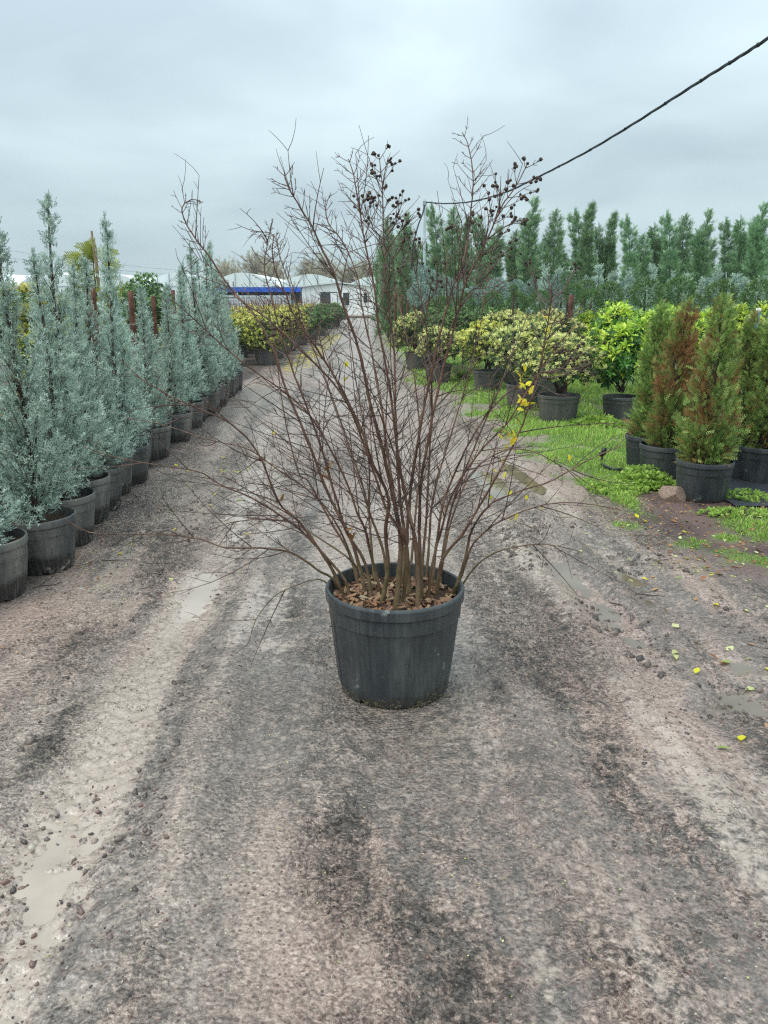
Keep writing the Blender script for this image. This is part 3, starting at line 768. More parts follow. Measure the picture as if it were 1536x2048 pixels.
def crspline(P, m=6):
    P = np.asarray(P, float)
    Q = np.vstack([2 * P[0] - P[1], P, 2 * P[-1] - P[-2]])
    out = []
    for i in range(1, len(Q) - 2):
        p0, p1, p2, p3 = Q[i - 1], Q[i], Q[i + 1], Q[i + 2]
        for t in np.linspace(0, 1, m, endpoint=False):
            out.append(0.5 * ((2 * p1) + (-p0 + p2) * t + (2 * p0 - 5 * p1 + 4 * p2 - p3) * t ** 2 + (-p0 + 3 * p1 - 3 * p2 + p3) * t ** 3))
    out.append(P[-1])
    return np.array(out)

# main stems: where each leaves the soil, how it runs, how far it leans away from / towards the viewer
STEMS = [
 ([(690,1190),(668,1148),(640,1105),(597,1045),(556,1005),(515,910),(465,852),(380,812),(300,770),(240,718)], .0105, -.22, 3),
 ([(676,1182),(668,1163),(637,1141),(583,1108),(517,1097),(452,1097),(404,1082),(357,1073),(273,1068),(200,1066),(162,1058),(129,1037)], .0075, -.35, 2),
 ([(700,1192),(690,1160),(640,1100),(580,1045),(520,1005),(484,988),(441,969),(404,947),(364,937),(244,918),(165,893)], .008, -.10, 2),
 ([(735,1190),(705,1090),(655,985),(612,880),(570,780),(540,690),(500,625),(455,575),(420,525),(385,480),(368,450),(361,425),(368,408),(385,399),(400,404)], .0095, .25, 3),
 ([(745,1200),(730,1130),(690,1060),(660,960),(627,852),(585,740),(565,680),(544,600),(530,540),(535,490),(545,442)], .009, .05, 3),
 ([(760,1205),(775,1140),(770,1060),(775,1000),(745,930),(719,858),(679,774),(632,694),(588,628),(573,592),(555,548),(544,504),(548,468)], .0125, -.15, 4),
 ([(792,1212),(800,1140),(802,1080),(790,1010),(765,900),(737,792),(719,712),(690,617),(668,544),(643,493),(621,449),(595,406),(573,366),(568,340)], .0155, -.05, 4),
 ([(835,1215),(833,1150),(825,1060),(812,1000),(800,930),(788,847),(777,767),(759,665),(745,555),(730,482),(719,424),(708,355),(697,318)], .0135, .12, 4),
 ([(820,1185),(815,1100),(806,1040),(797,960),(791,860),(789,770),(785,690),(774,592),(768,497),(765,420),(763,366),(757,311)], .0115, .20, 4),
 ([(800,1170),(812,1110),(818,1050),(825,960),(844,842),(858,770),(884,659),(906,575),(921,539),(935,459),(941,400),(944,346),(935,295),(924,264)], .012, .10, 4),
 ([(845,1195),(840,1120),(838,1050),(842,960),(862,850),(886,736),(910,645),(931,561),(950,521),(972,477),(1001,415),(1030,375),(1055,327)], .0115, -.12, 4),
 ([(870,1190),(885,1120),(925,1070),(950,1030),(990,955),(1030,878),(1063,787),(1085,696),(1101,605),(1103,568)], .010, -.18, 3),
 ([(862,1180),(872,1090),(890,1000),(925,915),(975,830),(1030,775),(1090,745),(1140,738),(1190,746)], .0085, .05, 3),
 ([(905,1185),(932,1120),(948,1060),(985,1010),(1040,985),(1100,965),(1170,925),(1240,893)], .0085, -.2, 2),
 ([(895,1195),(925,1150),(950,1085),(1005,1040),(1070,1015),(1140,1004),(1240,1018)], .0075, -.3, 2),
 ([(880,1170),(890,1080),(912,985),(955,880),(1000,770),(1030,690),(1060,620)], .009, .28, 3),
 ([(852,1160),(858,1080),(868,985),(905,860),(935,760),(960,660),(975,560),(985,500)], .008, .35, 3),
 ([(775,1160),(765,1100),(735,1020),(715,950),(685,860),(650,760),(622,690),(590,600),(560,520),(545,470),(501,463)], .0085, .38, 3),
 ([(720,1175),(700,1110),(660,1040),(617,964),(597,944),(570,835),(553,700),(548,640)], .009, .30, 3),
 ([(770,1195),(750,1150),(729,1066),(715,1030),(685,950),(624,839),(559,778),(485,727),(400,650),(345,600)], .009, -.28, 3),
 ([(765,1180),(700,1120),(650,1085),(590,1050),(540,1040),(470,1045),(420,1060)], .006, .1, 2),
 ([(805,1205),(815,1110),(800,1060),(770,1010),(735,905),(685,785),(607,700),(540,640),(480,600),(440,560)], .0105, -.3, 3),
 ([(812,1165),(805,1090),(790,1000),(772,900),(760,800),(742,700),(725,620),(718,560),(690,490),(657,446),(650,395)], .0095, .30, 3),
 ([(840,1175),(848,1100),(856,1010),(860,920),(866,820),(862,720),(852,640),(835,560),(820,500),(800,430)], .0085, .25, 3),
 ([(855,1200),(862,1140),(880,1060),(905,985),(960,900),(1010,850),(1060,770),(1105,700),(1150,650)], .008, -.35, 3),
 ([(750,1165),(742,1100),(738,1020),(740,950),(728,850),(712,760),(700,680),(690,600)], .0085, .33, 3),
 ([(915,1172),(955,1130),(1010,1100),(1075,1090),(1130,1095),(1165,1105)], .005, -.2, 2),
 ([(683,1178),(640,1160),(595,1170),(545,1195),(510,1240),(495,1290)], .004, -.15, 1),
 ([(820,1150),(828,1050),(838,930),(836,820),(822,720),(806,640),(790,560),(782,480),(772,440)], .007, .45, 3),
 ([(880,1150),(900,1050),(940,950),(995,905),(1060,900),(1130,935),(1200,985)], .006, .3, 2),
 ([(722,1165),(690,1080),(640,1000),(560,940),(500,900),(420,880),(330,850),(255,835)], .006, .25, 2),
]
stemM, twigM, tipM = M['bark'], M['twig'], M['twiglight']
r = np.random.default_rng(21)
stem_paths = []
def stem_path(pts, dy):
    b = on_z(pts[0][0], pts[0][1], SOILZ)
    yb = b[1]
    pts_a = np.array(pts, float)
    sl = np.concatenate([[0], np.cumsum(np.hypot(*np.diff(pts_a, axis=0).T))]); sl /= sl[-1]
    P = [b - np.array([0, 0, 0.03])]
    for (px, py), s in zip(pts[1:], sl[1:]):
        P.append(at_y(px, py, yb + dy * s ** 0.9))
    return crspline(np.array(P), 6)
CAPS = []
def capsule_mesh():
    Vc, Fc = [], []
    n1, n2 = 4, 7
    for i in range(n1 + 1):
        th = math.pi * i / n1
        for j in range(n2):
            q = 1 + 0.16 * math.cos(3 * 2 * math.pi * j / n2)
            Vc.append((math.sin(th) * math.cos(2 * math.pi * j / n2) * q, math.sin(th) * math.sin(2 * math.pi * j / n2) * q, -math.cos(th) * (1.0 if i < n1 else 1.25)))
    for i in range(n1):
        for j in range(n2):
            Fc.append((i * n2 + j, i * n2 + (j + 1) % n2, (i + 1) * n2 + (j + 1) % n2, (i + 1) * n2 + j))
    return mesh_np('seed_capsule', np.array(Vc) * 0.0068, [np.array(Fc)], M['capsule'], None, True)
CAPM = capsule_mesh()
def curve_twig(p, d, L, bend, n=5):
    d = norm(d); t = np.linspace(0, 1, n)[:, None]
    return p + d * L * t + bend * L * t ** 2
NTW = [0]
def add_twigs(stem_o, path, rad, dens, up=0.2, smin=0.18):
    """side shoots of one stem: the long ones are pieces of their own, the hair-fine ones stay one mass"""
    seg = np.linalg.norm(np.diff(path, axis=0), axis=1); L = seg.sum(); cs = np.concatenate([[0], np.cumsum(seg)]) / L
    fine = MB(); nf = 0
    n = int(dens * L * 5.8)
    axis_pt = np.array([PX, PY, 0.6])
    for k in range(n):
        s = smin + (0.98 - smin) * r.random() ** 1.35
        i = min(np.searchsorted(cs, s), len(path) - 1)
        p = path[i]; tan = norm(path[min(i + 1, len(path) - 1)] - path[max(i - 1, 0)])
        side = norm(np.cross(tan, r.normal(0, 1, 3)))
        outw = norm((p - axis_pt) * np.array([1, 1, 0.2]))
        d = norm(tan * r.uniform(.35, .95) + side * r.uniform(.5, 1.0) + outw * 0.25 + np.array([0, 0, up * r.uniform(-.6, 1)]))
        long = r.random() < 0.36
        l = (r.uniform(.20, .48) if long else r.uniform(.06, .22)) * (1.15 - 0.95 * max(0, s - .25))
        bend = r.normal(0, .09, 3) + np.array([0, 0, r.uniform(-.25, .30)])
        tp = curve_twig(p, d, l, bend, 6)
        r0 = (0.0023 if long else 0.0016) * r.uniform(.8, 1.15)
        mbk = MB() if long else fine
        mbk.tube(tp - O, np.linspace(r0, 0.0009, 6), 4 if long else 3, cap=False)
        nf += 0 if long else 1
        for q in range(int(r.integers(1, 5)) if long else int(r.integers(0, 3))):
            j = int(r.integers(1, 6)); tb_ = norm(tp[min(j, 5)] - tp[j - 1])
            d2 = norm(tb_ + 0.85 * norm(np.cross(tb_, r.normal(0, 1, 3))))
            sp = curve_twig(tp[j], d2, r.uniform(.03, .12), r.normal(0, .2, 3), 4)
            mbk.tube(sp - O, np.linspace(.0013, .0007, 4), 3, cap=False)
            nf += 0 if long else 1
        if long:
            part('twig', mbk.build('twig', twigM), stem_o); NTW[0] += 1
    if nf: part('twiglets', fine.build('twiglets', twigM), stem_o, kind='stuff')
def panicle(stem_o, path, n, caps=False, spread=0.075, start=0.80):
    seg = np.linalg.norm(np.diff(path, axis=0), axis=1); cs = np.concatenate([[0], np.cumsum(seg)]) / seg.sum()
    mbk = MB()
    for k in range(n):
        s = start + (1 - start) * (k + .5) / n
        i = min(np.searchsorted(cs, s), len(path) - 1)
        p = path[i]; tan = norm(path[min(i + 1, len(path) - 1)] - path[max(i - 1, 0)])
        sd0 = norm(np.cross(tan, r.normal(0, 1, 3) * np.array([.3, 1, .3])))
        for sgn in (-1, 1):
            l = spread * (1.25 - 0.85 * (k / n)) * r.uniform(.6, 1.25)
            d = norm(tan * .75 + sd0 * sgn)
            tp = curve_twig(p, d, l, 0.25 * tan, 5)
            mbk.tube(tp - O, np.linspace(.0017, .0010, 5), 3, cap=False)
            for q in range(4):
                j = int(r.integers(2, 5)); d2 = norm(d + 1.0 * norm(np.cross(d, r.normal(0, 1, 3))) + .3 * tan)
                sp = curve_twig(tp[j], d2, l * r.uniform(.15, .38), 0.2 * tan, 3)
                mbk.tube(sp - O, np.linspace(.0012, .0009, 3), 3, cap=False)
                if caps and r.random() < .62: CAPS.append(sp[-1])
            if caps: CAPS.append(tp[-1])
    if caps: CAPS.append(path[-1])
    part('panicle', mbk.build('panicle', tipM if not caps else twigM), stem_o, label='stalked seed head full of dark round capsules' if caps else None)
for k, (pts, r0, dy, dens) in enumerate(STEMS):
    P = stem_path(pts, dy)
    n = len(P)
    wig = np.cumsum(r.normal(0, 0.0009, (n, 3)), axis=0); wig -= np.linspace(0, 1, n)[:, None] * wig[-1]
    P = P + wig
    s = np.linspace(0, 1, n)
    rad = r0 * 0.72 * (0.56 * (1 - s) ** 0.9 + 0.44 * (1 - s) ** 5) + 0.0015
    rad *= 1 + 0.08 * np.sin(np.arange(n) * 1.3 + k)
    rad[:4] *= np.array([1.25, 1.15, 1.08, 1.03])
    mb = MB(); mb.tube(P - O, rad, 9 if r0 > .008 else 7)
    so = part('stem', mb.build('stem', stemM, True), main)
    stem_paths.append((so, P))
    add_twigs(so, P, rad, dens)
    # forks: secondary shoots that run with the stem
    if r0 > .0085:
        mf = MB(); i0 = int(n * r.uniform(.28, .42)); tan = norm(P[i0 + 3] - P[i0 - 3])
        sd_ = norm(np.cross(tan, r.normal(0, 1, 3)))
        L = min(r.uniform(.35, .7), .34 * np.linalg.norm(np.diff(P[i0:], axis=0), axis=1).sum())
        fp = curve_twig(P[i0], norm(tan + .32 * sd_), L, np.array([0, 0, .08]) + r.normal(0, .06, 3), 12)
        mf.tube(fp - O, np.linspace(rad[i0] * .62, .0014, 12), 6)
        fo = part('fork', mf.build('fork', stemM, True), so)
        j = int(n * r.uniform(.5, .62)); tan = norm(P[j + 2] - P[j - 2]); sd_ = norm(np.cross(tan, r.normal(0, 1, 3)))
        mf = MB(); fq = curve_twig(P[j], norm(tan + .45 * sd_), min(r.uniform(.25, .45), .36 * np.linalg.norm(np.diff(P[j:], axis=0), axis=1).sum()), r.normal(0, .06, 3), 10)
        mf.tube(fq - O, np.linspace(rad[j] * .6, .0013, 10), 5)
        part('fork', mf.build('fork', stemM, True), so)
        fine = MB()
        for path2 in (fp, fq):
            for q in range(8):
                i = int(r.integers(3, len(path2))); tn = norm(path2[i] - path2[i - 1])
                tp = curve_twig(path2[i], norm(tn * .6 + norm(np.cross(tn, r.normal(0, 1, 3)))), r.uniform(.06, .26), r.normal(0, .15, 3), 5)
                fine.tube(tp - O, np.linspace(.0018, .0009, 5), 3, cap=False)
        part('twiglets', fine.build('twiglets', twigM), so, kind='stuff')
    tip_y = pts[-1][1]
    if k in (8,): panicle(so, P, 8, True, .085, .80)
    elif k in (10,): panicle(so, P, 8, True, .085, .76)
    elif k in (6, 7, 9): panicle(so, P, 10, False, .085, .76)
    elif tip_y < 620: panicle(so, P, 7, False, .055, .84)
# side seed heads at the places where they hang
def head(px, py, Y, n, spread):
    c = at_y(px, py, Y + .12)
    so, P = min(stem_paths, key=lambda q: np.min(np.linalg.norm(q[1] - c, axis=1)))
    a = P[np.argmin(np.linalg.norm(P - c - np.array([0, 0, -.12]), axis=1))]
    path = crspline(np.array([a, a * .5 + c * .5 + r.normal(0, .012, 3), c]), 6)
    mbk = MB(); mbk.tube(path - O, np.linspace(.0024, .0014, len(path)), 4, cap=False)
    for q in range(n):
        e = c + r.normal(0, spread, 3) * np.array([1, .8, .8])
        st = path[int(r.integers(len(path) // 2, len(path)))]
        mbk.tube(crspline(np.array([st, (st + e) / 2 + r.normal(0, .006, 3), e]), 3) - O, .0012, 3, cap=False)
        CAPS.append(e)
    part('panicle', mbk.build('panicle', twigM), so)
for px, py, Y, n, sp in ((725, 400, 3.0, 10, .030), (800, 400, 3.0, 7, .022), (828, 430, 3.05, 6, .02), (812, 475, 3.0, 5, .02), (1040, 440, 2.8, 9, .026), (1000, 380, 2.8, 6, .025), (975, 420, 2.82, 6, .022), (825, 480, 3.1, 5, .025), (875, 540, 3.15, 8, .03), (862, 570, 3.15, 5, .025), (1060, 525, 2.9, 5, .022), (1064, 560, 2.9, 4, .02), (790, 565, 3.1, 4, .025), (800, 540, 3.2, 4, .02), (560, 655, 2.75, 9, .032), (585, 645, 2.75, 7, .026), (1150, 700, 2.6, 10, .034), (1175, 725, 2.6, 10, .03), (1130, 690, 2.62, 6, .03), (970, 500, 3.1, 4, .02), (905, 445, 3.1, 3, .02), (1150, 535, 2.8, 3, .02)):
    head(px, py, Y, n, sp)
for c in CAPS:
    part('seed_capsule', CAPM, main, tuple(c - O), (r.uniform(0, 3), r.uniform(0, 3), r.uniform(0, 3)), (r.uniform(.75, 1.1),) * 3)
# last yellow leaves on the right-hand twigs
def leaf_mesh(name, mat, w, fold, curl, tint, dry=0.0):
    v, t_ = leaf_t(w, fold, curl); m_ = MB(); m_.add(v, F3=t_, tint=tint, dry=dry); return m_.build(name, mat, True)
YL = [leaf_mesh('leaf', M['yleaf'], .30, .10, -.15, .3), leaf_mesh('leaf', M['yleaf'], .27, .14, .1, .75), leaf_mesh('leaf', M['yleaf'], .33, .05, -.2, .5)]
allp = np.vstack([P for _, P in stem_paths])
for px, py, big in ((1045, 758, 1.1), (1042, 765, .9), (1052, 780, .8), (1058, 790, .9), (1062, 772, .8), (1045, 800, 1.0), (1047, 815, 1.1), (1040, 812, .9), (1033, 806, .8), (1050, 822, .9), (1020, 870, 1.0), (1026, 878, .9), (1015, 880, .8), (1008, 882, .9), (1020, 892, 1.0), (1012, 900, 1.0), (1008, 958, .8), (1030, 1042, .9), (1023, 1045, .7), (1085, 1020, .6), (690, 735, .7), (687, 765, .6), (960, 655, .7), (1095, 670, .8), (952, 735, .7), (1100, 640, .6), (1140, 923, .6), (1036, 850, .7), (1028, 905, .7), (1005, 925, .7), (995, 945, .6), (1015, 990, .6), (980, 1000, .5), (1050, 745, .8), (1060, 735, .6), (1040, 780, .8), (1000, 905, .6), (1052, 1000, .5), (545, 870, .5)):
    d = ray(px, py)
    t_ = np.clip(((allp - np.array([0, 0, EYE])) @ d) / (d @ d), 2.2, 3.6)
    i = np.argmin(np.linalg.norm(allp - np.array([0, 0, EYE]) - t_[:, None] * d, axis=1))
    p = np.array([0, 0, EYE]) + d * t_[i]
    part('leaf', YL[int(r.integers(3))], main, tuple(p - O), (r.uniform(.3, 1.6), r.uniform(-.8, .8), r.uniform(-2.5, 2.5)), (0.046 * big,) * 3)
DL = leaf_mesh('leaf', M['bleaf'], .28, .2, .2, .45)
for px, py in ((680, 1080), (672, 1110), (684, 1100), (618, 960), (622, 965), (640, 975), (610, 985)):
    p = at_y(px, py, 2.9)
    p = allp[np.argmin(np.linalg.norm(allp - p, axis=1))]
    part('leaf', DL, main, tuple(p - O), (r.uniform(1.6, 2.8), r.uniform(-.6, .6), r.uniform(-2, 2)), (0.042,) * 3, label='withered brown leaf still hanging on')

# ------------------------------------------------------------------ left row: blue cypresses in pots
def cyp_prof(R0, tip=0.72):
    def f(t):
        if t < 0.10: return R0 * (0.70 + 3.0 * t)
        u = (t - 0.10) / 0.90
        return R0 * (0.96 * (1 - u) ** tip * (1 - .25 * u) + 0.04) + 0.012 * (1 - u)
    return f
CY = []
for k in range(4):
    ph = rng.random() * 6; amp = 0.03
    sp_ = lambda h, ph=ph, amp=amp: np.stack([amp * np.sin(h * 1.7 + ph) * np.minimum(1, h), amp * np.cos(h * 1.9 + ph) * np.minimum(1, h)], 1)
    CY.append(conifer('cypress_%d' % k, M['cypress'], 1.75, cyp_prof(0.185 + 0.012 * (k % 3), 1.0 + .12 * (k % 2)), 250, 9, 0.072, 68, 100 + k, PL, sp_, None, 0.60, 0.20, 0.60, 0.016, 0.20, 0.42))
ORD = 'first second third fourth fifth sixth seventh eighth ninth tenth eleventh twelfth thirteenth fourteenth fifteenth sixteenth seventeenth eighteenth nineteenth twentieth twenty-first twenty-second twenty-third twenty-fourth twenty-fifth twenty-sixth twenty-seventh twenty-eighth twenty-ninth thirtieth'.split()
def potted(name, label, cat, loc, group, crown, trunk, potm, soilm, s=1.0, hs=1.0, soilz=0.285, rz=None, plant_rot=(0, 0), pot_s=1.0):
    o = thing(name, label, cat, loc, rng.random() * 6.28 if rz is None else rz, 1.0, group)
    part('pot', potm, o, scale=(pot_s,) * 3); part('soil', soilm, o, (0, 0, soilz * pot_s), scale=(pot_s,) * 3)
    part('trunk', trunk, o, (0, 0, (soilz - .01) * pot_s), (plant_rot[0], plant_rot[1], 0), (s, s, s * hs))
    part('crown', crown, o, (0, 0, (soilz - .01) * pot_s), (plant_rot[0], plant_rot[1], 0), (s, s, s * hs))
    return o
# (distance, sideways offset, height of the plant above soil)
row_y = [3.99, 4.45, 4.95, 5.46, 5.80, 6.23, 6.66, 7.26, 7.72, 8.20, 8.65, 9.10, 9.60, 10.1, 10.6, 11.1, 11.6, 12.1, 12.6, 13.1, 13.55]
row_h = [0.95, 1.74, 1.58, 1.95, 1.55, 1.60, 1.95, 1.38, 1.42, 1.36, 1.40, 1.45, 1.62, 1.70, 1.96, 1.80, 1.92, 2.08, 1.75, 1.62, 1.60]
row_off = [-.12, 0.0, -.03, -.07, -.07, -.10, -.06, -.17, -.08, -.17, -.03, -.10, -.05, -.08, -.02, -.05, 0, -.04, 0, -.02, 0]
for k, (yy, hh, of) in enumerate(zip(row_y, row_h, row_off)):
    x = -2.085 - 0.064 * (yy - 4.4) + of
    extra = {0: 'low blue-grey cypress in the cut-off pot at the near end of the roadside row',
             1: 'blue-grey cypress in the wide dark pot, second from the near end of the roadside row',
             3: 'tallest near blue-grey cypress with a long thin leader, fourth in the roadside row',
             6: 'blue-grey cypress with a sparse pointed leader, seventh in the roadside row beside the rusty post'}
    lab = extra.get(k, 'blue-grey cypress in black pot, %s from the near end of the roadside row' % ORD[k])
    if k == 20: lab = 'blue-grey cypress in black pot closing the far end of the roadside row'
    c, t_ = CY[(k * 3 + 1) % 4]
    s = (hh / 1.75) ** 0.5
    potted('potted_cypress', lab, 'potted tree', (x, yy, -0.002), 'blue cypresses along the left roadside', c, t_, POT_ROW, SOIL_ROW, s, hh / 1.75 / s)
# second and third ranks behind, mostly foliage in view
k2 = 0
for rank, (dx, ph, st, hm) in enumerate(((-0.54, 0.30, 0.95, 0.82),)):
    yy = 3.9 + ph; k2 = 0
    while yy < 12.9:
        x = -2.085 - 0.064 * (yy - 4.3) + dx + rng.normal(0, .03)
        hh = (1.55 + 0.45 * rng.random()) * hm
        if 6.0 < yy < 9.4: hh = min(hh, 1.25)
        c, t_ = CY[int(rng.integers(4))]
        s = (hh / 1.75) ** 0.5
        potted('potted_cypress', ('blue-grey cypress standing behind the %s pot of the left roadside row' % ORD[min(20, k2)] if rank == 0 else 'blue-grey cypress two rows back from the left roadside, %s from the near end' % ORD[k2]), 'potted tree', (x, yy, -0.002),
               'blue cypresses in the second left row' if rank == 0 else 'blue cypresses in the third left row', c, t_, POT_ROW, SOIL_ROW, s, hh / 1.75 / s)
        yy += st * rng.uniform(.9, 1.2); k2 += 1

# rusty posts, stake and plants seen between and behind them
def post_mesh(h, rad):
    m_ = MB(); n = 10; hs = np.linspace(-0.2, h, n)
    m_.tube(np.stack([np.zeros(n), np.zeros(n), hs], 1), rad, 10); return m_.build('post', M['rust'], True)
def rusty_post(px, ptop, Y, rad, label, group, z0=0.0):
    p = at_y(px, ptop, Y)
    o = solo('rusty_post', post_mesh(p[2], rad), label, 'post', group=group, loc=(p[0], Y, 0), rot=(rng.normal(0, .012), rng.normal(0, .012), 0))
    return o
rusty_post(176, 570, 6.47, .030, 'thick rusty steel post standing among the near blue cypresses', 'rusty posts on the left')
rusty_post(262, 582, 8.4, .030, 'rusty post in front of the round dark green tree on the left', 'rusty posts on the left')
rusty_post(303, 592, 9.6, .026, 'rusty post just right of the round dark green tree', 'rusty posts on the left')
rusty_post(327, 587, 10.6, .033, 'rusty post with a rough edge near the far end of the cypress row', 'rusty posts on the left')
rusty_post(345, 580, 12.2, .030, 'slim rusty post farthest along the cypress row', 'rusty posts on the left')
mst = MB(); p = at_y(184, 462, 9.2); mst.tube(np.array([[0, 0, 0], [-.01, 0, 1.4], [-.035, 0, p[2]]]), .012, 6)
solo('cane', mst.build('cane', M['stake']), 'thin bamboo cane rising above the golden conifer on the left', 'cane', loc=(p[0] + .03, 9.2, 0))
mst = MB(); p2 = at_y(191, 490, 9.25); mst.tube(np.array([[0, 0, 0], [0, 0, p2[2]]]), .009, 6)
solo('cane', mst.build('cane', M['stake']), 'shorter cane tied beside the tall bamboo cane', 'cane', loc=(p2[0], 9.25, 0))
GOLD = conifer('golden', M['golden'], 2.2, lambda t: 0.26 * (1 - .55 * t), 170, 5, 0.15, 30, 301, FE_C, None, None, .5, .35, .5, .02, .5, .5)
p = at_y(186, 520, 9.3)
o = thing('golden_conifer', 'golden yellow conifer staked with canes behind the blue cypresses', 'tree', (p[0], 9.3, 0)); part('crown', GOLD[0], o, scale=(1, 1, p[2] / 2.05)); part('trunk', GOLD[1], o, scale=(1, 1, p[2] / 2.05))
p = at_y(120, 600, 11.0)
o = thing('golden_conifer', 'shorter golden conifer half hidden behind the nearest cypresses', 'tree', (p[0], 11.0, 0)); part('crown', GOLD[0], o, scale=(2.2, 2.2, p[2] / 2.2)); part('trunk', GOLD[1], o, scale=(1, 1, p[2] / 2.2))

# broadleaf bushes
def bush(name, mat, rad, n, leaf, size, seed, nleaf=7, flat=0.85, light=(0.45, 1.0), darkshare=0.35, lower=-0.75, elev=(10, 75), lumps=0.10):
    r_ = np.random.default_rng(seed); mb = MB()
    tv, tf = rosette(nleaf, leaf, elev, seed)
    v = norm(r_.normal(0, 1, (n * 2, 3))); v = v[v[:, 2] > lower][:n]; n = len(v)
    lump = 1 + lumps * (np.sin(4 * v[:, 0] + seed) + np.sin(5 * v[:, 1] + 2 * v[:, 2] + seed) + np.sin(6 * v[:, 2] + seed * 2)) + r_.normal(0, .07, n)
    q = r_.random(n) ** 0.45
    P = v * (rad * (0.45 + 0.52 * q) * lump)[:, None]; P[:, 2] *= flat
    d = norm(v * .8 + np.array([0, 0, .55]) + r_.normal(0, .3, (n, 3)))
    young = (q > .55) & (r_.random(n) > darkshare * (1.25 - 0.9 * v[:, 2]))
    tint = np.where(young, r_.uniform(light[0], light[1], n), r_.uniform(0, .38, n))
    mb.inst(tv, tf, frames(d, r_.random(n) * 6.28) * (size * r_.uniform(.7, 1.25, n))[:, None, None], P, tint, np.zeros(n))
    # single leaves get their own shade
    T = np.concatenate(mb.T); k = len(leaf[0]); T = np.clip(T + np.repeat(r_.normal(0, .07, len(T) // k), k), 0, 1); mb.T = [T]
    crown = mb.build(name + '_crown', mat)
    tb = MB(); nst = 14
    a = r_.random(nst) * 6.28
    A = np.stack([.04 * np.cos(a), .04 * np.sin(a), np.full(nst, -rad * flat - .05)], 1)
    B = norm(r_.normal(0, 1, (nst, 3)) + np.array([0, 0, .6])) * rad * .75; B[:, 2] *= flat
    tb.sticks(A, B, .012, .003)
    return crown, tb.build(name + '_stems', M['trunk'])
LS = leaf_s(.26, -.1)
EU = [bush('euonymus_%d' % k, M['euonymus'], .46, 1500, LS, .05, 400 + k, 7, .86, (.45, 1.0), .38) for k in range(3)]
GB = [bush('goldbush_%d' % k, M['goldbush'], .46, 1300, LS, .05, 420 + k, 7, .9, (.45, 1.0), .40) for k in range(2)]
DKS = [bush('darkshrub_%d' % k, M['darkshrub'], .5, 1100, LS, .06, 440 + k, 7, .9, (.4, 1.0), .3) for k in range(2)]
LAU = [bush('laurel_%d' % k, M['laurel'], .5, 620, leaf_t(.19, .05, -.18), .115, 460 + k, 7, .95, (.55, 1.0), .42, -.85, (5, 60), .12) for k in range(3)]
def bush_thing(name, label, cat, loc, group, B, s, zc_, pot=None, soil=None, pot_s=1.0, sz=None):
    o = thing(name, label, cat, loc, rng.random() * 6.28, 1.0, group)
    if pot:
        part('pot', pot, o, scale=(pot_s,) * 3); part('soil', soil, o, (0, 0, .30 * pot_s), scale=(pot_s,) * 3)
    sc = (s, s, sz or s)
    part('stems', B[1], o, (0, 0, zc_), None, sc); part('crown', B[0], o, (0, 0, zc_), None, sc)
    return o

# the round dark tree on the left, and the mixed stock behind the cypresses
p = at_y(288, 605, 10.5)
o = thing('dark_tree', 'rounded dark green broadleaf tree behind the cypress row', 'tree', (p[0], 10.5, 0)); part('crown', DKS[0][0], o, (0, 0, p[2] - .02), None, (.72, .72, .78)); part('stems', DKS[0][1], o, (0, 0, p[2]), None, (.5, .5, 1.2))
for k, (px, py, Yb, s, mt) in enumerate(((215, 640, 10.0, .8, 1), (255, 660, 11.2, .9, 1), (340, 655, 14.0, 1.0, 0), (310, 690, 13.0, .8, 0), (235, 720, 11.0, .8, 0), (140, 640, 12.0, .9, 1), (60, 620, 13.0, 1.1, 0), (20, 650, 12.0, 1.0, 1), (100, 690, 10.5, .9, 0), (365, 640, 16.5, .9, 0))):
    p = at_y(px, py, Yb)
    lab = ('dark green bush standing behind the left cypress rows' if mt else 'yellow variegated bush glimpsed between the left cypresses')
    bush_thing('bush', lab, 'bush', (p[0], Yb, 0), 'dark bushes behind the left cypresses' if mt else 'yellow bushes behind the left cypresses', DKS[k % 2] if mt else GB[k % 2], s, max(.45, p[2] - .1), None, None, 1.0, s * 1.1)

# yellow bushes along the far left roadside
k = 0
FARPOT = pot_mesh('far_pot', 0.27, 0.215, 0.40, M['potgrey'], 40, .05, 10)
names = ['nearest', 'second', 'third', 'fourth', 'fifth', 'sixth', 'seventh', 'eighth']
yy = 18.6
row = 0
while yy < 44:
    for col in range(4):
        x = -2.95 - 0.03 * (yy - 18) * 0 - col * 1.02 + rng.normal(0, .08) + 0.012 * (yy - 18)
        if col == 0 and row == 0: lab = 'nearest yellow variegated bush in a big pot at the far left roadside'
        elif col == 0: lab = 'yellow variegated bush in the far roadside row, %s pot from its near end' % (ORD[row] if row < 20 else 'last')
        else: lab = 'yellow variegated bush in the far left block, %s file from the road, %s rank back' % (ORD[col], ORD[row])
        bush_thing('potted_bush', lab, 'potted bush', (x, yy + rng.normal(0, .1), 0), 'yellow bushes along the far left roadside' if col == 0 else 'yellow bushes inside the far left block', GB[k % 2] if row < 6 or col else DKS[k % 2], rng.uniform(.95, 1.12), .74 + rng.normal(0, .03), FARPOT, SOIL_BIG, 1.0)
        k += 1
    row += 1
    yy += 1.15 + 0.05 * row
# bare reddish shoots standing over them
sh = MB(); n = 420
A = np.stack([rng.uniform(-6.5, -2.6, n), rng.uniform(20, 44, n), np.full(n, .8)], 1)
B = A + np.stack([rng.normal(0, .12, n), rng.normal(0, .12, n), rng.uniform(.5, .85, n)], 1)
sh.sticks(A, B, .010, .004)
solo('bare_shoots', sh.build('bare_shoots', M['redtwig']), 'bare reddish shoots standing over the far yellow bushes', kind='stuff')
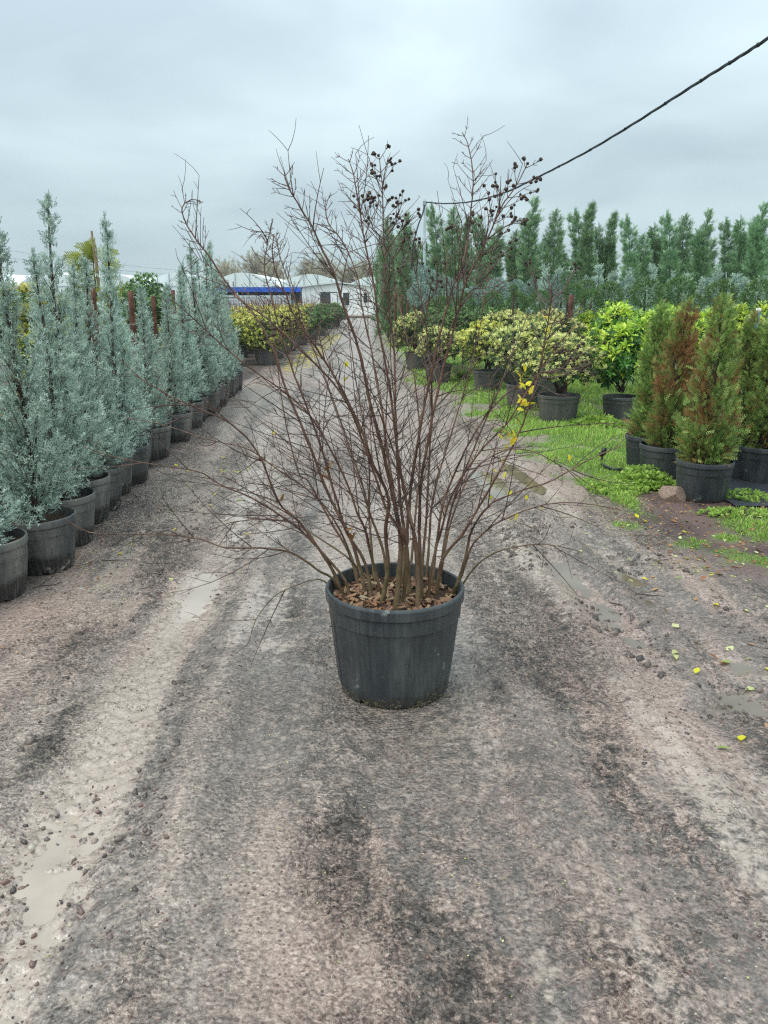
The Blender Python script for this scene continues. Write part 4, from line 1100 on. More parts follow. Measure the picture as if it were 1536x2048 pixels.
# green edge plants near the hut
for k, (px, py, Yb, s) in enumerate(((655, 628, 40, 1.3), (668, 625, 46, 1.4), (640, 622, 44, 1.3), (625, 640, 34, 1.0), (680, 630, 50, 1.2))):
    p = at_y(px, py, Yb)
    bush_thing('green_bush', 'dark green bush on the road edge just before the white hut', 'bush', (p[0], Yb, 0), 'green bushes before the white hut', DKS[k % 2], s * .72, .42 * s, None, None, 1, s * .8)

# ------------------------------------------------------------------ far buildings
def boxpart(name, x0, x1, y0, y1, z0, z1, mat, parent, label=None):
    b_ = MB(); b_.box(x0, x1, y0, y1, z0, z1); return part(name, b_.build(name, mat), parent, label=label)
HY = 64.0
xl, xr = at_y(603, 600, HY)[0], at_y(757, 600, HY)[0]
ze, zp = at_y(603, 574, HY)[2], at_y(675, 567, HY)[2]
zb = 0.12
hut = thing('site_hut', 'white panel hut with a shallow gable at the end of the road', 'hut', ((xl + xr) / 2, HY, 0))
hw = (xr - xl) / 2; xm = at_y(675, 600, HY)[0] - (xl + xr) / 2
def hx(px): return at_y(px, 600, HY)[0] - (xl + xr) / 2
def hz_(py): return at_y(680, py, HY)[2]
wl_ = MB()
Vw = [(-hw, 0, zb), (hw, 0, zb), (hw, 0, ze), (xm, 0, zp), (-hw, 0, ze), (-hw, 5, zb), (hw, 5, zb), (hw, 5, ze), (xm, 5, zp), (-hw, 5, ze)]
wl_.add(Vw, F3=[(2, 3, 4), (7, 9, 8)], F4=[(0, 1, 2, 4), (6, 5, 9, 7), (5, 0, 4, 9), (1, 6, 7, 2)])
part('wall', wl_.build('wall', M['white_panel']), hut)
rf = MB()
for a, b in (((-hw - .15, ze - .02), (xm, zp + .03)), ((xm, zp + .03), (hw + .15, ze - .02))):
    V_ = [(a[0], -.2, a[1]), (b[0], -.2, b[1]), (b[0], 5.2, b[1]), (a[0], 5.2, a[1])]
    V_ += [(x, y, z + .09) for x, y, z in V_]
    rf.add(V_, F4=[(0, 3, 2, 1), (4, 5, 6, 7), (0, 1, 5, 4), (1, 2, 6, 5), (2, 3, 7, 6), (3, 0, 4, 7)])
part('roof', rf.build('roof', M['roof_sheet']), hut)
boxpart('doorway', hx(641), hx(660), -.03, -.003, zb + .02, hz_(584), M['darkgap'], hut)
dl = boxpart('door', hx(660.5), hx(675), -.08, -.03, hz_(612), hz_(584), M['darkglass'], hut, 'open door leaf with a dark frame')
boxpart('door_panel', hx(661.5), hx(674), -.10, -.081, hz_(610), hz_(586), M['white_panel'], dl)
for a, b, z0, z1 in ((686, 699, 611, 585), (724.5, 726.5, 606, 585)):
    pass
w1 = boxpart('window', hx(685), hx(700), -.05, -.003, hz_(612), hz_(584), M['white_panel'], hut)
boxpart('pane', hx(686.3), hx(698.7), -.06, -.051, hz_(610.5), hz_(585.5), M['darkglass'], w1)
w2 = boxpart('window', hx(714), hx(737), -.05, -.003, hz_(607), hz_(583.5), M['white_panel'], hut)
boxpart('pane', hx(715.5), hx(724.5), -.06, -.051, hz_(605.5), hz_(585), M['greyslat'], w2)
boxpart('pane', hx(727.5), hx(735), -.06, -.051, hz_(605.5), hz_(585), M['darkglass'], w2)
for px in (612, 621, 631, 680, 706, 742, 750):
    boxpart('panel_joint', hx(px) - .02, hx(px) + .02, -.012, -.003, zb + .02, ze - .05, M['greyslat'], hut)
st = thing('timber_step', 'low timber deck in front of the white hut', 'deck', ((xl + xr) / 2, HY, 0))
boxpart('deck', hx(688), hx(760), -4.0, -.2, 0.0, .14, M['timber'], st)
boxpart('riser', hx(690), hx(758), -4.02, -4.001, .0, .10, M['darkgap'], st)

SY = 58.0
sx0, sx1 = at_y(410, 590, SY)[0], at_y(602, 590, SY)[0]
def sz_(py): return at_y(500, py, SY)[2]
shed = thing('blue_edged_shed', 'long open shed with a bright blue fascia and grey slatted side', 'shed', (sx0, SY, 0)); sw = sx1 - sx0
boxpart('fascia', 0, sw, -.05, .05, sz_(584), sz_(574.5), M['bluefascia'], shed)
boxpart('back_wall', 0.1, sw - .1, 1.5, 1.6, 0, sz_(576), M['darkgap'], shed)
boxpart('roof', 0, sw, .052, 1.5, sz_(577), sz_(575), M['darkgap'], shed)
for k in range(7):
    z0 = 0.25 + k * (sz_(590) - 0.25) / 7
    boxpart('slat', 0.05, sw - .75, -.03, .0, z0, z0 + (sz_(590) - .25) / 7 - .025, M['greyslat'], shed)
for fx in (0.0, .33, .66, .90, .985):
    boxpart('post', fx * sw, fx * sw + .10, .002, .05, 0, sz_(584), M['darkgap'] if fx > .6 else M['greyslat'], shed)
boxpart('end_panel', sw * .86, sw * .955, -.02, .0, 0, sz_(600), M['teal'], shed, 'teal sheet at the right end of the shed')

def tunnel(px0, px1, ptop, peave, Y, depth, label):
    x0, x1 = at_y(px0, ptop, Y)[0], at_y(px1, ptop, Y)[0]
    zt, ze_ = at_y(px0, ptop, Y)[2], at_y(px0, peave, Y)[2]
    o = thing('greenhouse', label, 'greenhouse', ((x0 + x1) / 2, Y, 0)); w_ = (x1 - x0) / 2
    n = 17; a = np.linspace(-1, 1, n)
    prof = np.stack([a * w_, ze_ + (zt - ze_) * (1 - np.abs(a) ** 1.9)], 1)
    m_ = MB(); n_ = len(prof)
    Vf = np.concatenate([np.stack([prof[:, 0], np.zeros(n_), prof[:, 1]], 1), np.stack([prof[:, 0], np.full(n_, depth), prof[:, 1]], 1)])
    i = np.arange(n_ - 1); m_.add(Vf, F4=np.stack([i, i + 1, i + 1 + n_, i + n_], 1))
    part('roof', m_.build('roof', M['film'], True), o)
    m_ = MB()
    Ve = np.concatenate([np.stack([prof[:, 0], np.zeros(n_), prof[:, 1]], 1), np.stack([prof[:, 0], np.zeros(n_), np.zeros(n_)], 1)])
    m_.add(Ve, F4=np.stack([i, i + n_, i + 1 + n_, i + 1], 1))
    m_.add([(-w_, 0, 0), (-w_, depth, 0), (-w_, depth, ze_), (-w_, 0, ze_), (w_, 0, 0), (w_, depth, 0), (w_, depth, ze_), (w_, 0, ze_)], F4=[(0, 1, 2, 3), (5, 4, 7, 6)])
    part('end_wall', m_.build('end_wall', M['filmgreen']), o)
    for f in (-.6, -.2, .2, .6):
        zt_ = ze_ + (zt - ze_) * (1 - abs(f) ** 1.9)
        boxpart('frame_post', f * w_ - .04, f * w_ + .04, -.06, -.003, 0, zt_ - .03, M['galv'], o)
    boxpart('gutter', -w_, w_, -.08, -.062, ze_ - .06, ze_ + .02, M['galv'], o)
tunnel(412, 556, 545, 574, 84, 25, 'white arched greenhouse standing behind the blue-edged shed')
tunnel(552, 690, 548, 574, 86, 25, 'white arched greenhouse behind the left half of the hut')
tunnel(690, 800, 553, 574, 88, 25, 'white arched greenhouse behind the right half of the hut')
tunnel(290, 408, 545, 572, 82, 25, 'white greenhouse showing behind the far cypresses')
tunnel(165, 288, 548, 574, 78, 25, 'bright white greenhouse roof right of the golden conifer')
tunnel(30, 165, 543, 572, 80, 25, 'pale greenhouse behind the two nearest tall cypresses')
tunnel(-120, 30, 545, 572, 82, 25, 'pale greenhouse cut by the left edge of the photo')

# far bare trees
def bare_tree(px, ptop, Y, wpx, seed, label):
    p = at_y(px, ptop, Y); H_ = p[2]; w_ = wpx / F * Y / 2
    o = thing('bare_tree', label, 'tree', (p[0], Y, 0)); r_ = np.random.default_rng(seed)
    tb = MB(); tb.tube(np.array([[0, 0, 0], [.1, 0, H_ * .3], [0, 0, H_ * .6], [0, .1, H_ * .9]]), np.array([.16, .12, .07, .03]), 7)
    n = 90; A = np.stack([np.zeros(n), np.zeros(n), H_ * r_.uniform(.25, .75, n)], 1)
    v = norm(r_.normal(0, 1, (n, 3)) + np.array([0, 0, .8])); B = A + v * np.array([w_, w_, H_ * .35]) * r_.uniform(.5, 1.0, n)[:, None]
    B[:, 2] = np.minimum(B[:, 2], H_)
    tb.sticks(A, B, .035, .012)
    tw = MB()
    for q in range(9):
        s = r_.uniform(.35, 1, n)[:, None]; A2 = A * (1 - s) + B * s
        d_ = norm(B - A + r_.normal(0, 1.0, (n, 3)) + np.array([0, 0, .8])); B2 = A2 + d_ * r_.uniform(.4, 1.1, n)[:, None] * .8
        tw.sticks(A2, B2, .020, .008, r_.random(n))
        tw.inst(FE_B[0], FE_B[1], frames(d_, r_.random(n) * 6) * .55, B2, r_.random(n), np.zeros(n))
    part('trunk', tb.build('trunk', plain('far_bark', (0.20, 0.165, 0.14), .9), True), o); part('crown', tw.build('crown', M['baretree']), o)
for k, (px, pt, Yb, w_, lab) in enumerate(((455, 522, 104, 70, 'brownish bare tree over the left part of the shed'), (510, 508, 110, 80, 'tallest yellowish bare tree above the blue-edged shed'), (545, 530, 106, 60, 'low brown bare tree right of the tallest bare tree'),
        (615, 525, 112, 50, 'thin pale bare tree above the greenhouse left of the hut'), (648, 518, 108, 60, 'brown rounded bare tree above the hut roof'), (705, 528, 112, 70, 'pale bare tree above the right part of the hut'), (740, 532, 108, 60, 'grey bare tree next to the tall conifers by the hut'))):
    bare_tree(px, pt, Yb, w_, 700 + k, lab)
# far power lines
for k, (ya, yb_) in enumerate(((489, 548), (505, 556))):
    m_ = MB(); t_ = np.linspace(0, 1, 16)
    A, B = at_y(-60, ya, 120), at_y(460, yb_, 150)
    P = A + (B - A) * t_[:, None]; P[:, 2] -= 1.0 * (4 * t_ * (1 - t_)) * .5
    m_.tube(P, .035, 4); solo('power_line', m_.build('power_line', M['galv']), ('upper' if k == 0 else 'lower') + ' thin power line far behind the left greenhouses', 'power line')

# ------------------------------------------------------------------ right side: tall conifers, standards, spires
LY = []
def bendf(bx, by, hh=4.3):
    return lambda h: np.stack([bx * np.clip((h - .65 * hh) / (.35 * hh), 0, 1) ** 2 + .04 * np.sin(h * 1.4), by * np.clip((h - .65 * hh) / (.35 * hh), 0, 1) ** 2 + .04 * np.cos(h * 1.7)], 1)
for k, (bx, R0) in enumerate(((.0, .30), (-.30, .32), (.18, .27), (-.14, .33), (.06, .15))):
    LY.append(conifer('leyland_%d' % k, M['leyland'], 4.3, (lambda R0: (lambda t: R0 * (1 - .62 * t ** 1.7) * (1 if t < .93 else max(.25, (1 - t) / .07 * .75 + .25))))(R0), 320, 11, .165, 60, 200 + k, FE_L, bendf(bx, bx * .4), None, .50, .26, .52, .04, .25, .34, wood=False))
def leyland(px, ptop, Y, k, label, group='tall leylands on the right', w=1.0, ry=0):
    p = at_y(px, ptop, Y); s = p[2] / 4.3
    o = thing('tall_conifer', label, 'tree', (p[0] - [0, -.28, .16, -.12, .05][k] * 0.8 * w, Y, 0), ry, 1.0, group)
    part('trunk', LY[k][1], o, None, None, (w, w, s)); part('crown', LY[k][0], o, None, None, (w, w, s))
tips = [(776, 436, 31, 0), (815, 428, 28, 2), (866, 408, 27, 1), (909, 416, 26, 0), (936, 436, 26.5, 4), (958, 428, 25.5, 3), (1000, 455, 27, 2), (1034, 462, 26, 0), (1072, 398, 25, 2), (1114, 421, 25, 0), (1154, 420, 25.5, 1), (1184, 409, 25, 4), (1200, 449, 26, 3), (1229, 428, 26, 4), (1256, 432, 24.5, 1), (1288, 470, 25.5, 0), (1312, 449, 26, 3), (1337, 425, 25, 1), (1374, 430, 26, 0), (1398, 466, 25, 3), (1421, 422, 25, 2), (1455, 438, 25.5, 1), (1484, 435, 25, 3), (1517, 432, 25.5, 0), (1533, 409, 24.5, 2), (1570, 430, 25, 1), (1610, 425, 25, 3)]
special = {8: 'slim tall conifer standing clear just right of the drooping cable', 11: 'narrow conifer with the highest bare spike in the right row', 14: 'tall conifer whose top leans to the left', 2: 'tall conifer rising right behind the pale metal pole', 24: 'tall conifer at the right edge of the photo', 0: 'tall conifer at the left end of the row beside the hut', 20: 'slender conifer standing out alone above its lower neighbours', 13: 'thin spiky conifer left of the leaning one'}
for k, (px, pt, Yb, v_) in enumerate(tips):
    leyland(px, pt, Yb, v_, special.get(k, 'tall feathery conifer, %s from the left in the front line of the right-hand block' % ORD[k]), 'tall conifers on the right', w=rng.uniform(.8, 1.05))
for k in range(30):
    px = 800 + 27 * k + rng.normal(0, 6)
    leyland(px, rng.uniform(470, 515), rng.uniform(28, 33), int(rng.integers(4)), 'tall dark green conifer deep in the right-hand block, %s from the left' % ORD[k], 'tall conifers inside the right block', w=rng.uniform(.9, 1.15))
for k in range(9):
    Yb = 30 + k * 2.4
    x = 1.15 - .062 * (Yb - 27)
    o = thing('tall_conifer', 'tall conifer in the line along the road to the hut, %s from its near end' % ORD[k], 'tree', (x + rng.normal(0, .1), Yb, 0), 0, 1.0, 'tall conifers along the far right roadside')
    s = rng.uniform(.82, 1.02); v_ = k % 4
    part('trunk', LY[v_][1], o, None, None, (1, 1, s)); part('crown', LY[v_][0], o, None, None, (1, 1, s))
for k, (px, ptop, pbase) in enumerate(((771, 590, 662), (779, 588, 674), (791, 578, 690), (797, 585, 684), (804, 590, 690), (814, 592, 694), (828, 595, 702), (838, 600, 690), (854, 600, 690), (879, 600, 695))):
    b = on_z(px, pbase, 0)
    if k < 7: lab = ['rusty post nearest the hut in the close line of posts', 'second rusty post from the hut end of the close line', 'stout rusty post in the middle of the close line', 'rusty post tight behind the stout middle post', 'rusty post right of the stout middle post', 'rusty post standing before the golden-edged bush', 'rusty post nearest the viewer in the close line'][k]
    else: lab = ['rusty post left of the pale metal pole', 'rusty post at the foot of the pale metal pole', 'rusty post right of the pale metal pole'][k - 7]
    solo('rusty_post', post_mesh(1.62 + rng.normal(0, .06), .055 if k == 2 else .042), lab, 'post', group='rusty posts on the right', loc=(b[0], b[1], 0), rot=(0, rng.normal(0, .01), 0))
rusty_post(1141, 590, 12.8, .042, 'thick rusty post standing alone behind the light bushes', None)

SPI = [conifer('spire_%d' % k, M['spire'], 1.9, lambda t: .165 * (1 - .8 * t) + .012, 170, 8, .085, 62, 500 + k, PL_S, None, None, .45, .25, .58, .012, .2, .4) for k in range(3)]
def spire(px, pt, Y, k, label, group):
    p = at_y(px, pt, Y); o = thing('young_cypress', label, 'tree', (p[0], Y, 0), rng.random() * 6, 1.0, group)
    s = p[2] / 1.9
    part('trunk', SPI[k][1], o, None, None, (1, 1, s)); part('crown', SPI[k][0], o, None, None, (1.15, 1.15, s))
for k in range(17):
    px = 1085 + 29 * k + rng.normal(0, 5)
    spire(px, rng.uniform(536, 562) if k % 4 else 531, 18.5 + rng.uniform(-.8, 1.2), k % 3, 'pale blue-green young cypress behind the green globes, %s from the left' % ORD[k], 'pale young cypresses behind the globes')
for k in range(24):
    px = 1010 + 24 * k + rng.normal(0, 8)
    spire(px, rng.uniform(598, 630), 16.6 + rng.uniform(-.6, 1.0), (k + 1) % 3, 'low grey-green cypress whip under the clipped balls, %s from the left' % ORD[k], 'low cypress whips under the clipped balls')
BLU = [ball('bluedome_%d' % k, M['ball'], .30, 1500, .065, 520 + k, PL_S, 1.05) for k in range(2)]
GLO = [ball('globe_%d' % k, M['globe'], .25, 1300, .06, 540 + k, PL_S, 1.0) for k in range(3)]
def standard(name, px, py, Y, rad, meshes, k, label, group, base=.28):
    p = at_y(px, py, Y); o = thing(name, label, 'tree', (p[0], Y, 0), rng.random() * 6, 1.0, group)
    s = rad / base * (1.12 if name == 'globe_tree' else 1.0)
    m_ = MB(); m_.tube(np.array([[0, 0, 0], [.02, 0, p[2] * .5], [0, 0, p[2]]]), np.array([.024, .02, .016]), 6)
    part('trunk', m_.build('trunk', M['trunk']), o)
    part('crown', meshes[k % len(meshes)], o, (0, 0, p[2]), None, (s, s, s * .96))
for k, (px, py, Yb, rd) in enumerate(((842, 550, 20.5, .25), (838, 588, 19, .27), (888, 580, 18.5, .28), (948, 590, 20.5, .22), (962, 594, 19.5, .2), (995, 582, 18.5, .29), (1032, 583, 18.8, .25), (1071, 583, 18.5, .27), (1125, 573, 18, .30), (912, 590, 20, .3), (1190, 575, 19.5, .24), (1258, 575, 19.5, .24), (1420, 575, 19.5, .22), (1475, 575, 19.5, .24), (860, 565, 21, .3), (1100, 588, 19.5, .3))):
    lab = 'clipped blue-grey dome of cypress on a stem, number %s behind the light bushes' % ORD[k] if k not in (0, 1, 5) else {0: 'upper clipped blue-grey dome beside the pale metal pole', 1: 'lower clipped blue-grey dome just left of the pole', 5: 'widest clipped blue-grey dome above the light bushes'}[k]
    standard('clipped_dome_tree', px, py, Yb, rd, BLU, k, lab, 'clipped blue-grey domes', .30)
glob = [(1136, 558, 16.5, .13, 'small dark clipped ball above the lone rusty post'), (1147, 588, 15, .17, 'dark green globe directly over the lone rusty post'), (1217, 592, 15, .23, 'green globe tree left of the thujas, first of the clear line'), (1291, 586, 15, .245, 'green globe tree above the leaning thuja'), (1358, 584, 15, .25, 'green globe tree above the brown thuja'), (1441, 590, 15, .245, 'green globe tree above the front thuja'), (1517, 590, 15, .26, 'green globe tree at the right edge of the photo'), (1390, 605, 16.5, .16, 'small green globe low between two bigger globes'), (988, 565, 19.5, .1, 'tiny bright ball on a thin stem among the domes'), (1027, 578, 14.5, .075, 'small yellow-green ball in front of the domes'), (1182, 603, 16, .2, 'dark globe tree half hidden near the lone post'), (1085, 558, 19, .12, 'small green ball above the right-hand domes'), (1480, 612, 16.5, .18, 'low dark globe between the two right-hand globes'), (1330, 612, 16.5, .18, 'low dark globe between the middle globes'), (1172, 578, 16.5, .17, 'green globe set back just right of the lone rusty post'), (1080, 602, 15.8, .19, 'green globe over the nearest variegated bushes'), (1035, 606, 16.2, .19, 'green globe left of the lone rusty post among dark bushes'), (985, 604, 16.5, .19, 'green globe above the bright yellow-edged bush'), (930, 606, 17, .19, 'green globe behind the strap-leaved clump'), (885, 612, 17.5, .19, 'green globe behind the two farthest variegated bushes')]
for k, (px, py, Yb, rd, lab) in enumerate(glob):
    standard('globe_tree', px, py, Yb, rd, GLO, k, lab, 'green globe trees', .245)
for k in range(16):
    px = 850 + 18 * k + rng.normal(0, 8); Yb = 16.5 + rng.uniform(-.8, 1.5); p = at_y(px, rng.uniform(610, 636), Yb)
    bush_thing('dark_bush', 'dark green bush under the clipped blue-grey domes, %s from the left' % ORD[k], 'bush', (p[0], Yb, 0), 'dark bushes under the domes', DKS[k % 2], .62, p[2] - .25, None, None, 1, .7)
for k in range(22):
    px = 1120 + 22 * k + rng.normal(0, 8); Yb = 17.5 + rng.uniform(-.8, 1.5); p = at_y(px, rng.uniform(655, 680), Yb)
    bush_thing('dark_bush', 'dark green bush between the stems of the globe trees, %s from the left' % ORD[k], 'bush', (p[0], Yb, 0), 'dark bushes under the globes', DKS[k % 2], .6, p[2] - .25, None, None, 1, .7)

# ------------------------------------------------------------------ right: variegated bushes in pots, laurels, strap-leaved clump
for k, (pxb, pyb, s, zc_, lab, pot_s) in enumerate((
    (1122, 850, .92, .76, 'cream variegated bush in the big weathered pot on the grass, nearest the viewer', 1.0),
    (1052, 822, .98, .86, 'cream variegated bush just behind the nearest one, half in its pot shade', 1.0),
    (1100, 795, 1.0, .98, 'tall cream variegated bush at the back of the group', 1.0),
    (978, 784, .98, .80, 'bright yellow-edged bush in a sunken pot beside the strap-leaved clump', .95),
    (878, 768, .80, .72, 'variegated bush in the leaning brown-black pot by the road', .95),
    (836, 741, 1.02, .84, 'variegated bush farthest along, next to the rusty posts', 1.05),
    (870, 735, .95, .82, 'variegated bush tucked behind the farthest pair', 1.0),
    (1018, 770, .9, .98, 'pale variegated bush filling the gap behind the bright yellow one', 1.0))):
    b = on_z(pxb, pyb, 0.0)
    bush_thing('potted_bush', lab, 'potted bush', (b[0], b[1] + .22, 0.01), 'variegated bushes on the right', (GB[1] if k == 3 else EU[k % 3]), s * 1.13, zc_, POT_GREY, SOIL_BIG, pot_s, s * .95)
def laurel(px, pbase, s, zc_, k, lab, potted_=False, dy=.25):
    b = on_z(px, pbase, 0)
    bush_thing('potted_laurel' if potted_ else 'laurel_shrub', lab, 'shrub', (b[0], b[1] + dy, 0.01), 'bright green broad-leaved shrubs', LAU[k % 3], s, zc_, POT_GREY if potted_ else None, SOIL_BIG, .9, s * 1.05)
laurel(1250, 848, .78, .80, 0, 'bright yellow-green broad-leaved shrub in a pot left of the thujas', True)
laurel(1205, 815, .72, .72, 1, 'dark-based broad-leaved shrub close behind the nearest variegated pot', False)
laurel(1240, 790, .86, 1.02, 2, 'tall broad-leaved shrub with upright shoots behind the potted one', False)
laurel(1190, 770, .75, .95, 1, 'broad-leaved shrub with yellow shoot tips right of the lone rusty post', False)
laurel(1320, 800, .85, .90, 0, 'broad-leaved shrub hidden behind the leaning and brown thujas', False)
laurel(1400, 800, .85, .92, 2, 'broad-leaved shrub showing between the brown and the front thuja', False)
laurel(1500, 790, .95, .98, 1, 'yellow-green broad-leaved shrub behind the right-hand thujas', False)
laurel(1560, 810, .9, .9, 0, 'broad-leaved shrub cut by the right edge of the photo', False)
b = on_z(925, 765, 0)
mb = MB(); n = 130; r_ = np.random.default_rng(77)
for k in range(n):
    a = r_.random() * 6.28; L = r_.uniform(.45, .75); e = r_.uniform(.55, 1.35)
    t_ = np.linspace(0, 1, 6); hr = L * math.cos(e) * t_ + .22 * t_ ** 2 * L; hzv = L * math.sin(e) * t_ - .55 * L * t_ ** 2 * math.cos(e * .5)
    P = np.stack([hr * math.cos(a), hr * math.sin(a), np.maximum(hzv, .01)], 1); sd_ = np.array([-math.sin(a), math.cos(a), 0]) * .011
    w_ = (1 - t_ ** 2.2)[:, None]
    Vl = np.concatenate([P - sd_ * w_, P + sd_ * w_]); i = np.arange(5)
    mb.add(Vl, F4=np.stack([i, i + 6, i + 7, i + 1], 1), tint=np.clip(r_.normal(.5, .2), 0, 1))
o = thing('strap_leaved_plant', 'clump of long arching strap leaves between two variegated bushes', 'plant', (b[0], b[1] + .1, .0))
part('leaves', mb.build('leaves', leaf_mat('strap_leaf', [(0, (.05, .11, .02)), (.5, (.16, .28, .06)), (1, (.36, .45, .14))], transl=.3, rough=.35)), o)

# ------------------------------------------------------------------ the thujas
def dry_patch(seed, amount, cz, rz):
    def f(P, s, r_):
        n = .75 * (np.sin(P[:, 0] * 31 + seed) + np.sin(P[:, 1] * 29 + seed * 2) + np.sin(P[:, 2] * 21 + seed * 3)) + r_.normal(0, 1.1, len(P))
        w_ = np.exp(-((P[:, 2] - cz) / rz) ** 2)
        return sstep(1.3 - amount * 2 * w_, 2.3 - amount * 2 * w_, n) * .9 + (s < .45) * .5
    return f
def thu_prof(R0): return lambda t: R0 * (.80 + 1.2 * t if t < .16 else 1.0 - .70 * ((t - .16) / .84) ** 1.15) * (1 if t < .93 else (1 - t) / .07 * .7 + .3)
def thuja(label, pxb, pyb, ptop, R0, seed, amount, cz, rz, lean=(0, 0)):
    b = on_z(pxb, pyb, 0); Yc = b[1] + .17
    H_ = at_y(pxb, ptop, Yc)[2] - .28
    lx = lean[0]
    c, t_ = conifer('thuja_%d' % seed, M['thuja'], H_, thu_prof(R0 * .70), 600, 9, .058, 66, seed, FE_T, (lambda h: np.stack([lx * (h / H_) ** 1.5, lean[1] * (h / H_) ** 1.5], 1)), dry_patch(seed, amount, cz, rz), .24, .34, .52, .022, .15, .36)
    o = thing('potted_thuja', label, 'potted tree', (b[0], Yc, 0.012), 0, 1.0, 'thujas in black pots')
    part('pot', POT_CLEAN, o, rot=(0, 0, seed)); part('soil', SOIL_ROW, o, (0, 0, .285))
    part('trunk', t_, o, (0, 0, .27)); part('crown', c, o, (0, 0, .27))
thuja('browning conical thuja in front beside the rock, tallest of its group', 1418, 1012, 594, .285, 601, .75, .50, .50)
thuja('reddish-brown thuja in the pot behind the rock', 1338, 972, 602, .265, 602, 1.25, .85, .45, (.08, 0))
thuja('green leaning thuja at the left of the group, bent tip', 1305, 948, 608, .24, 603, .12, .2, .3, (-.0, .0))
thuja('dense green thuja right of the front one', 1485, 966, 627, .25, 604, .25, .3, .3)
thuja('green thuja at the right edge, half cut by the photo', 1535, 975, 640, .24, 605, .2, .4, .4, (-.06, 0))

# rock
r_ = np.random.default_rng(4)
import bmesh
bm = bmesh.new(); bmesh.ops.create_icosphere(bm, subdivisions=4, radius=1)
for v in bm.verts:
    p = v.co.copy(); q = p.copy()
    for nrm, dd in (((.2, -.9, .45), .72), ((-.8, -.3, .5), .74), ((.7, -.2, .7), .70), ((.1, .2, 1), .66), ((.9, -.5, -.1), .8), ((-.5, -.8, -.2), .82)):
        nv = Vector(nrm).normalized(); e = q.dot(nv) - dd
        if e > 0: q -= nv * e * .92
    n_ = float(fbm(np.array([q.x * 2.2 + 5]), np.array([q.y * 2.2 + q.z * 1.7]), 4, 91)[0])
    v.co = q * (1 + .07 * n_)
me = bpy.data.meshes.new('rock'); bm.to_mesh(me); bm.free(); me.materials.append(M['rock'])
b = on_z(1352, 1008, 0)
solo('rock', me, 'angular brown rock lying against the front thuja pot', 'rock', loc=(b[0], b[1] + .07, .055), rot=(0, .1, .3), scale=(.125, .11, .105))
# weed mat
wm = MB(); nxm, nym = 14, 18
xs, ys = np.linspace(2.72, 4.6, nxm), np.linspace(5.75, 7.4, nym); XX, YY = np.meshgrid(xs, ys)
ZZ = .034 + .008 * fbm(XX * 3, YY * 3, 3, 12)
XX = XX + .05 * fbm(YY * 2, XX * 2, 2, 13) * (XX < 2.9)
i = np.arange(nym - 1)[:, None] * nxm; j = np.arange(nxm - 1)[None, :]
wm.add(np.stack([XX, YY, ZZ], 2).reshape(-1, 3), F4=np.stack([i + j, i + j + 1, i + nxm + j + 1, i + nxm + j], 2).reshape(-1, 4))
solo('weed_mat', wm.build('weed_mat', M['matcloth'], True), 'wrinkled black weed mat on the ground under the right-hand thujas', 'ground cloth')
# irrigation riser and hose
b = on_z(1203, 930, 0)
irr = thing('irrigation_valve', 'small black irrigation valve on a short riser in the grass', 'valve', (b[0], b[1], .02))
m_ = MB(); m_.tube(np.array([[0, 0, -.05], [0, 0, .08]]), .012, 8); part('riser', m_.build('riser', M['plasticblack'], True), irr)
m_ = MB(); m_.tube(np.array([[-.03, 0, .085], [.03, 0, .10]]), np.array([.022, .018]), 10); m_.tube(np.array([[.0, 0, .08], [.02, 0, .15]]), np.array([.02, .026]), 10); part('body', m_.build('body', M['plasticblack'], True), irr)
m_ = MB(); m_.box(-.035, -.012, -.01, .01, .06, .078); part('handle', m_.build('handle', M['yleaf']), irr)
hp = [on_z(1203, 928, .06), on_z(1225, 938, .055), on_z(1248, 940, .05), on_z(1272, 948, .045), on_z(1300, 955, .045), on_z(1340, 950, .045)]
m_ = MB(); m_.tube(crspline(np.array(hp), 5), .014, 8); solo('hose', m_.build('hose', M['plasticblack'], True), 'black irrigation hose running through the grass to the pots', 'hose')
# blue sleeve stake
p = at_y(1517, 622, 9.5)
tg = thing('blue_stake', 'bright blue sleeved stake standing behind the right-hand thujas', 'stake', (p[0], 9.5, 0))
m_ = MB(); m_.tube(np.array([[0, 0, 0], [0, 0, p[2] - .02]]), .018, 8); part('stake', m_.build('stake', M['stake']), tg)
m_ = MB(); m_.tube(np.array([[0, 0, p[2] - .26], [0, 0, p[2]]]), .026, 10); part('sleeve', m_.build('sleeve', M['bluetag'], True), tg)
m_ = MB(); m_.tube(np.array([[0, 0, p[2] - .01], [0, 0, p[2] + .03]]), .028, 10); part('cap', m_.build('cap', M['white_panel'], True), tg)

# pole and cable
PYp = 22.0
p = at_y(851, 399, PYp)
pl = thing('metal_pole', 'thin pale metal pole carrying the black cable', 'pole', (p[0], PYp, 0))
m_ = MB(); m_.tube(np.array([[0, 0, 0], [0, 0, p[2] * .5], [-.03, 0, p[2]]]), .038, 10); part('shaft', m_.build('shaft', M['galv'], True), pl)
m_ = MB(); m_.box(-.07, .03, -.06, .06, p[2] - .14, p[2] - .04); part('clamp', m_.build('clamp', M['galv']), pl)
cpts = [(851, 404, 22.0), (885, 407, 20.9), (930, 405, 19.6), (975, 396, 18.3), (1020, 381, 17.0), (1060, 362, 16.0), (1110, 337, 14.8), (1180, 300, 13.4), (1260, 252, 12.0), (1340, 201, 10.8), (1420, 150, 9.8), (1480, 113, 9.1), (1540, 74, 8.5), (1640, 5, 7.6), (1800, -110, 6.6)]
cp = crspline(np.array([at_y(*q) for q in cpts]), 8)
cab = thing('cable', 'black bundled cable sagging from the pole across the upper right sky', 'cable', tuple(cp[0])); O2 = cp[0]
